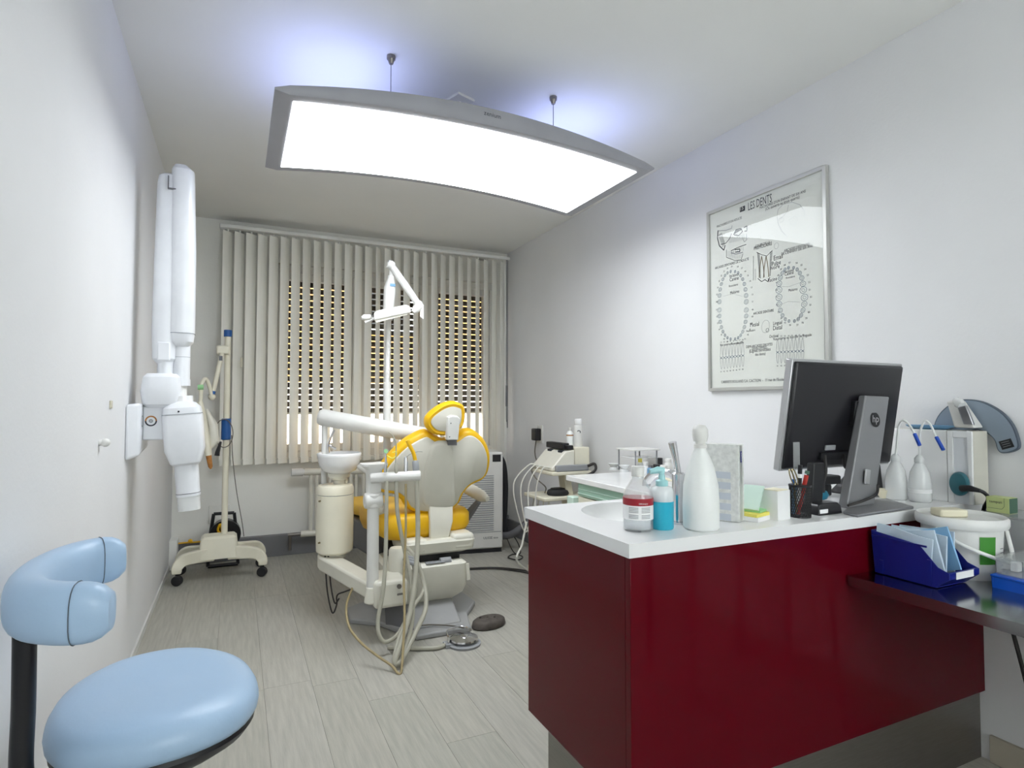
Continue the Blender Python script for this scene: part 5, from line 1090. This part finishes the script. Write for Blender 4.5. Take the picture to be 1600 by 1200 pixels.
# clear boxes and blue tray
def cbox(nm, lb, x0, x1, y0, y1, z0_, z1_, m, grp=None, lidm=None):
    t = thing(nm, lb, 'box', ((x0+x1)/2, (y0+y1)/2, z0_), group=grp); q = .0025
    MB().bb((x0, y0, z0_), (x1, y1, z0_+q)).bb((x0, y0, z0_), (x0+q, y1, z1_)).bb((x1-q, y0, z0_), (x1, y1, z1_)).bb((x0, y0, z0_), (x1, y0+q, z1_)).bb((x0, y1-q, z0_), (x1, y1, z1_)).build('tub', m, t, bev=.001)
    MB().bb((x0-.003, y0-.003, z1_), (x1+.003, y1+.003, z1_+.006)).build('lid', lidm or 'clear', t, bev=.002)
    return t
cbox('blue_tray_box', 'flat bright blue tray box at the edge of the steel table', 1.775, 2.14, .62, .868, TZ, TZ+.028, 'bluetray', lidm='bluetray')
t = cbox('clear_storage_box', 'clear plastic storage box stacked on the blue tray box', 1.785, 2.13, .63, .862, TZ+.036, TZ+.075, 'clear', 'clear boxes on the steel table')
for k in range(5): 
    cc_ = (1.835+.03*k, .842-.012*k, TZ+.04); tag(MB().box((cc_[0], cc_[1], cc_[2]+.012), (.022, .016, .024), rz=.3*k).build('dental_sachet', 'lab' if k % 2 == 0 else 'paper', bev=.002), 'little white sachet inside the clear box on the blue tray', 'sachet', 'sachets in the clear box')
t = cbox('clear_storage_box', 'taller clear plastic box at the wall behind the bucket', 2.0, 2.165, .875, 1.02, TZ+.021, TZ+.146, 'clear', 'clear boxes on the steel table')
tag(MB().bb((2.0, .88, TZ), (2.165, 1.02, TZ+.02)).build('paper_pack', 'paper', bev=.003), 'flat white paper pack under the taller clear box', 'pack')
ZT = TZ+.1525
bxs = thing('tampan_box', 'small pale green box with dark lettering on top of clear box', 'carton', (2.07, .97, ZT))
c = at(1563, 795, 'x', 2.05)
yb_ = .985
MB().bb((2.04, yb_-.036, ZT), (2.085, yb_+.022, ZT+.045)).build('carton', 'limebox', bxs, bev=.001)
MB().bb((2.041, yb_-.0366, ZT+.001), (2.084, yb_-.036, ZT+.044)).build('end_face', 'boxgreen', bxs)
tm = MB(); text_into(tm, 'tempan', frame3((2.0394, yb_+.014, ZT+.028), (0, -1, 0), (0, 0, 1)), width=.032); tm.build('box_lettering', 'ink', bxs, smooth=False)
g = MB(); ribbon(g, [Vector((2.0395, yb_+.018, ZT+.012)), Vector((2.0395, yb_-.018, ZT+.012)), Vector((2.0395, yb_-.024, ZT+.02)), Vector((2.0395, yb_-.024, ZT+.044))], .001, NX); g.build('flap_line', 'boxgreen', bxs, smooth=False)
bg_ = thing('bread_bag', 'clear bag of brown wrapped items behind the green box', 'bag', (2.125, .895, ZT))
MB().ball((2.125, .895, ZT+.026), .026, 14, (1, 1.3, 1)).build('contents', 'amber', bg_)
MB().ball((2.125, .895, ZT+.028), .0275, 16, (1.05, 1.35, 1)).build('film', 'clear', bg_)
# ---------------------------------------------------------------- blue stool in the foreground
so = thing('dentist_stool', 'light blue dentist stool with curved arm backrest on black frame', 'stool', (-.12, 1.42, 0))
sx, sy, sz = -.142, 1.445, .47
def sring(z, f): 
    out = []
    for k in range(48):
        t = 2*math.pi*k/48; c, s = math.cos(t), math.sin(t); hx_ = .195 if c > 0 else .185
        x_, y_ = hx_*f*math.copysign(abs(c)**.92, c), .218*f*math.copysign(abs(s)**.92, s)
        r_ = math.radians(8); out.append(Vector((sx+x_*math.cos(r_)-y_*math.sin(r_), sy+x_*math.sin(r_)+y_*math.cos(r_), z+.012*(abs(s)**2)*f)))
    return out
MB().loft([sring(z, f) for z, f in ((.477, .90), (.481, .955), (.492, .99), (.505, 1.0), (.52, .985), (.535, .94), (.545, .85), (.553, .7), (.556, .45), (.556, .2), (.556, .02))]).build('seat', 'blueseat', so, ang=80)
MB().loft([sring(z, f) for z, f in ((.42, .5), (.43, .72), (.455, .9), (.472, .96), (.480, .95))]).build('seat_pan', 'black', so, ang=50)
bx0, by0 = -.325, 1.295
MB().tube([(sx-.02, sy-.02, .425), (-.25, 1.35, .42), (-.31, 1.305, .445), (bx0, by0, .50), (bx0, by0, .62), (bx0-.002, by0, .78)], .0175, 14).build('back_bar', 'blackgloss', so, ang=60)
pts = cr([(-.178, 1.155, .800), (-.248, 1.165, .803), (-.302, 1.215, .805), (-.322, 1.31, .805), (-.312, 1.42, .805), (-.274, 1.495, .805), (-.215, 1.52, .805)], 6)
R = []
for i, p in enumerate(pts):
    t = (pts[min(i+1, len(pts)-1)]-pts[max(i-1, 0)]).normalized(); o_ = t.cross(Vector((0, 0, 1))).normalized()
    e = min(i, len(pts)-1-i); s = (.62, .84, .95, .99)[e] if e < 4 else 1
    R.append([p+o_*.033*s*math.copysign(abs(math.cos(a))**.75, math.cos(a))+Vector((0, 0, .048*s*math.copysign(abs(math.sin(a))**.75, math.sin(a)))) for a in [2*math.pi*k/24 for k in range(24)]])
br_ = MB().loft(R).build('backrest', 'blueseat', so, ang=50)
for i in (4, len(pts)-5):
    t = (pts[i+1]-pts[i-1]).normalized(); p = pts[i]; o_ = t.cross(Vector((0, 0, 1))).normalized()
    q = [p+o_*.0338*math.copysign(abs(math.cos(a))**.75, math.cos(a))+Vector((0, 0, .0488*math.copysign(abs(math.sin(a))**.75, math.sin(a)))) for a in [2*math.pi*k/24 for k in range(25)]]
    MB().rod(q, .0008, 6).build('seam_piping', 'apronedge', br_)
MB().cyl((sx, sy, .07), (sx, sy, .41), .025).build('gas_column', 'chrome', so)
for k in range(5):
    a = 2*math.pi*k/5+.3; e = Vector((sx+.23*math.cos(a), sy+.23*math.sin(a), .06))
    if e.x < XL+.05: e.x = XL+.05
    lg = MB().rod([(sx, sy, .085), e], [.026, .016], 10).build('leg', 'black', so); MB().cyl(e+Vector((-.012, 0, -.034)), e+Vector((.012, 0, -.034)), .026, n=14).cyl(e+Vector((0, 0, -.034)), e, .007, n=8).build('caster', 'rubber', lg)
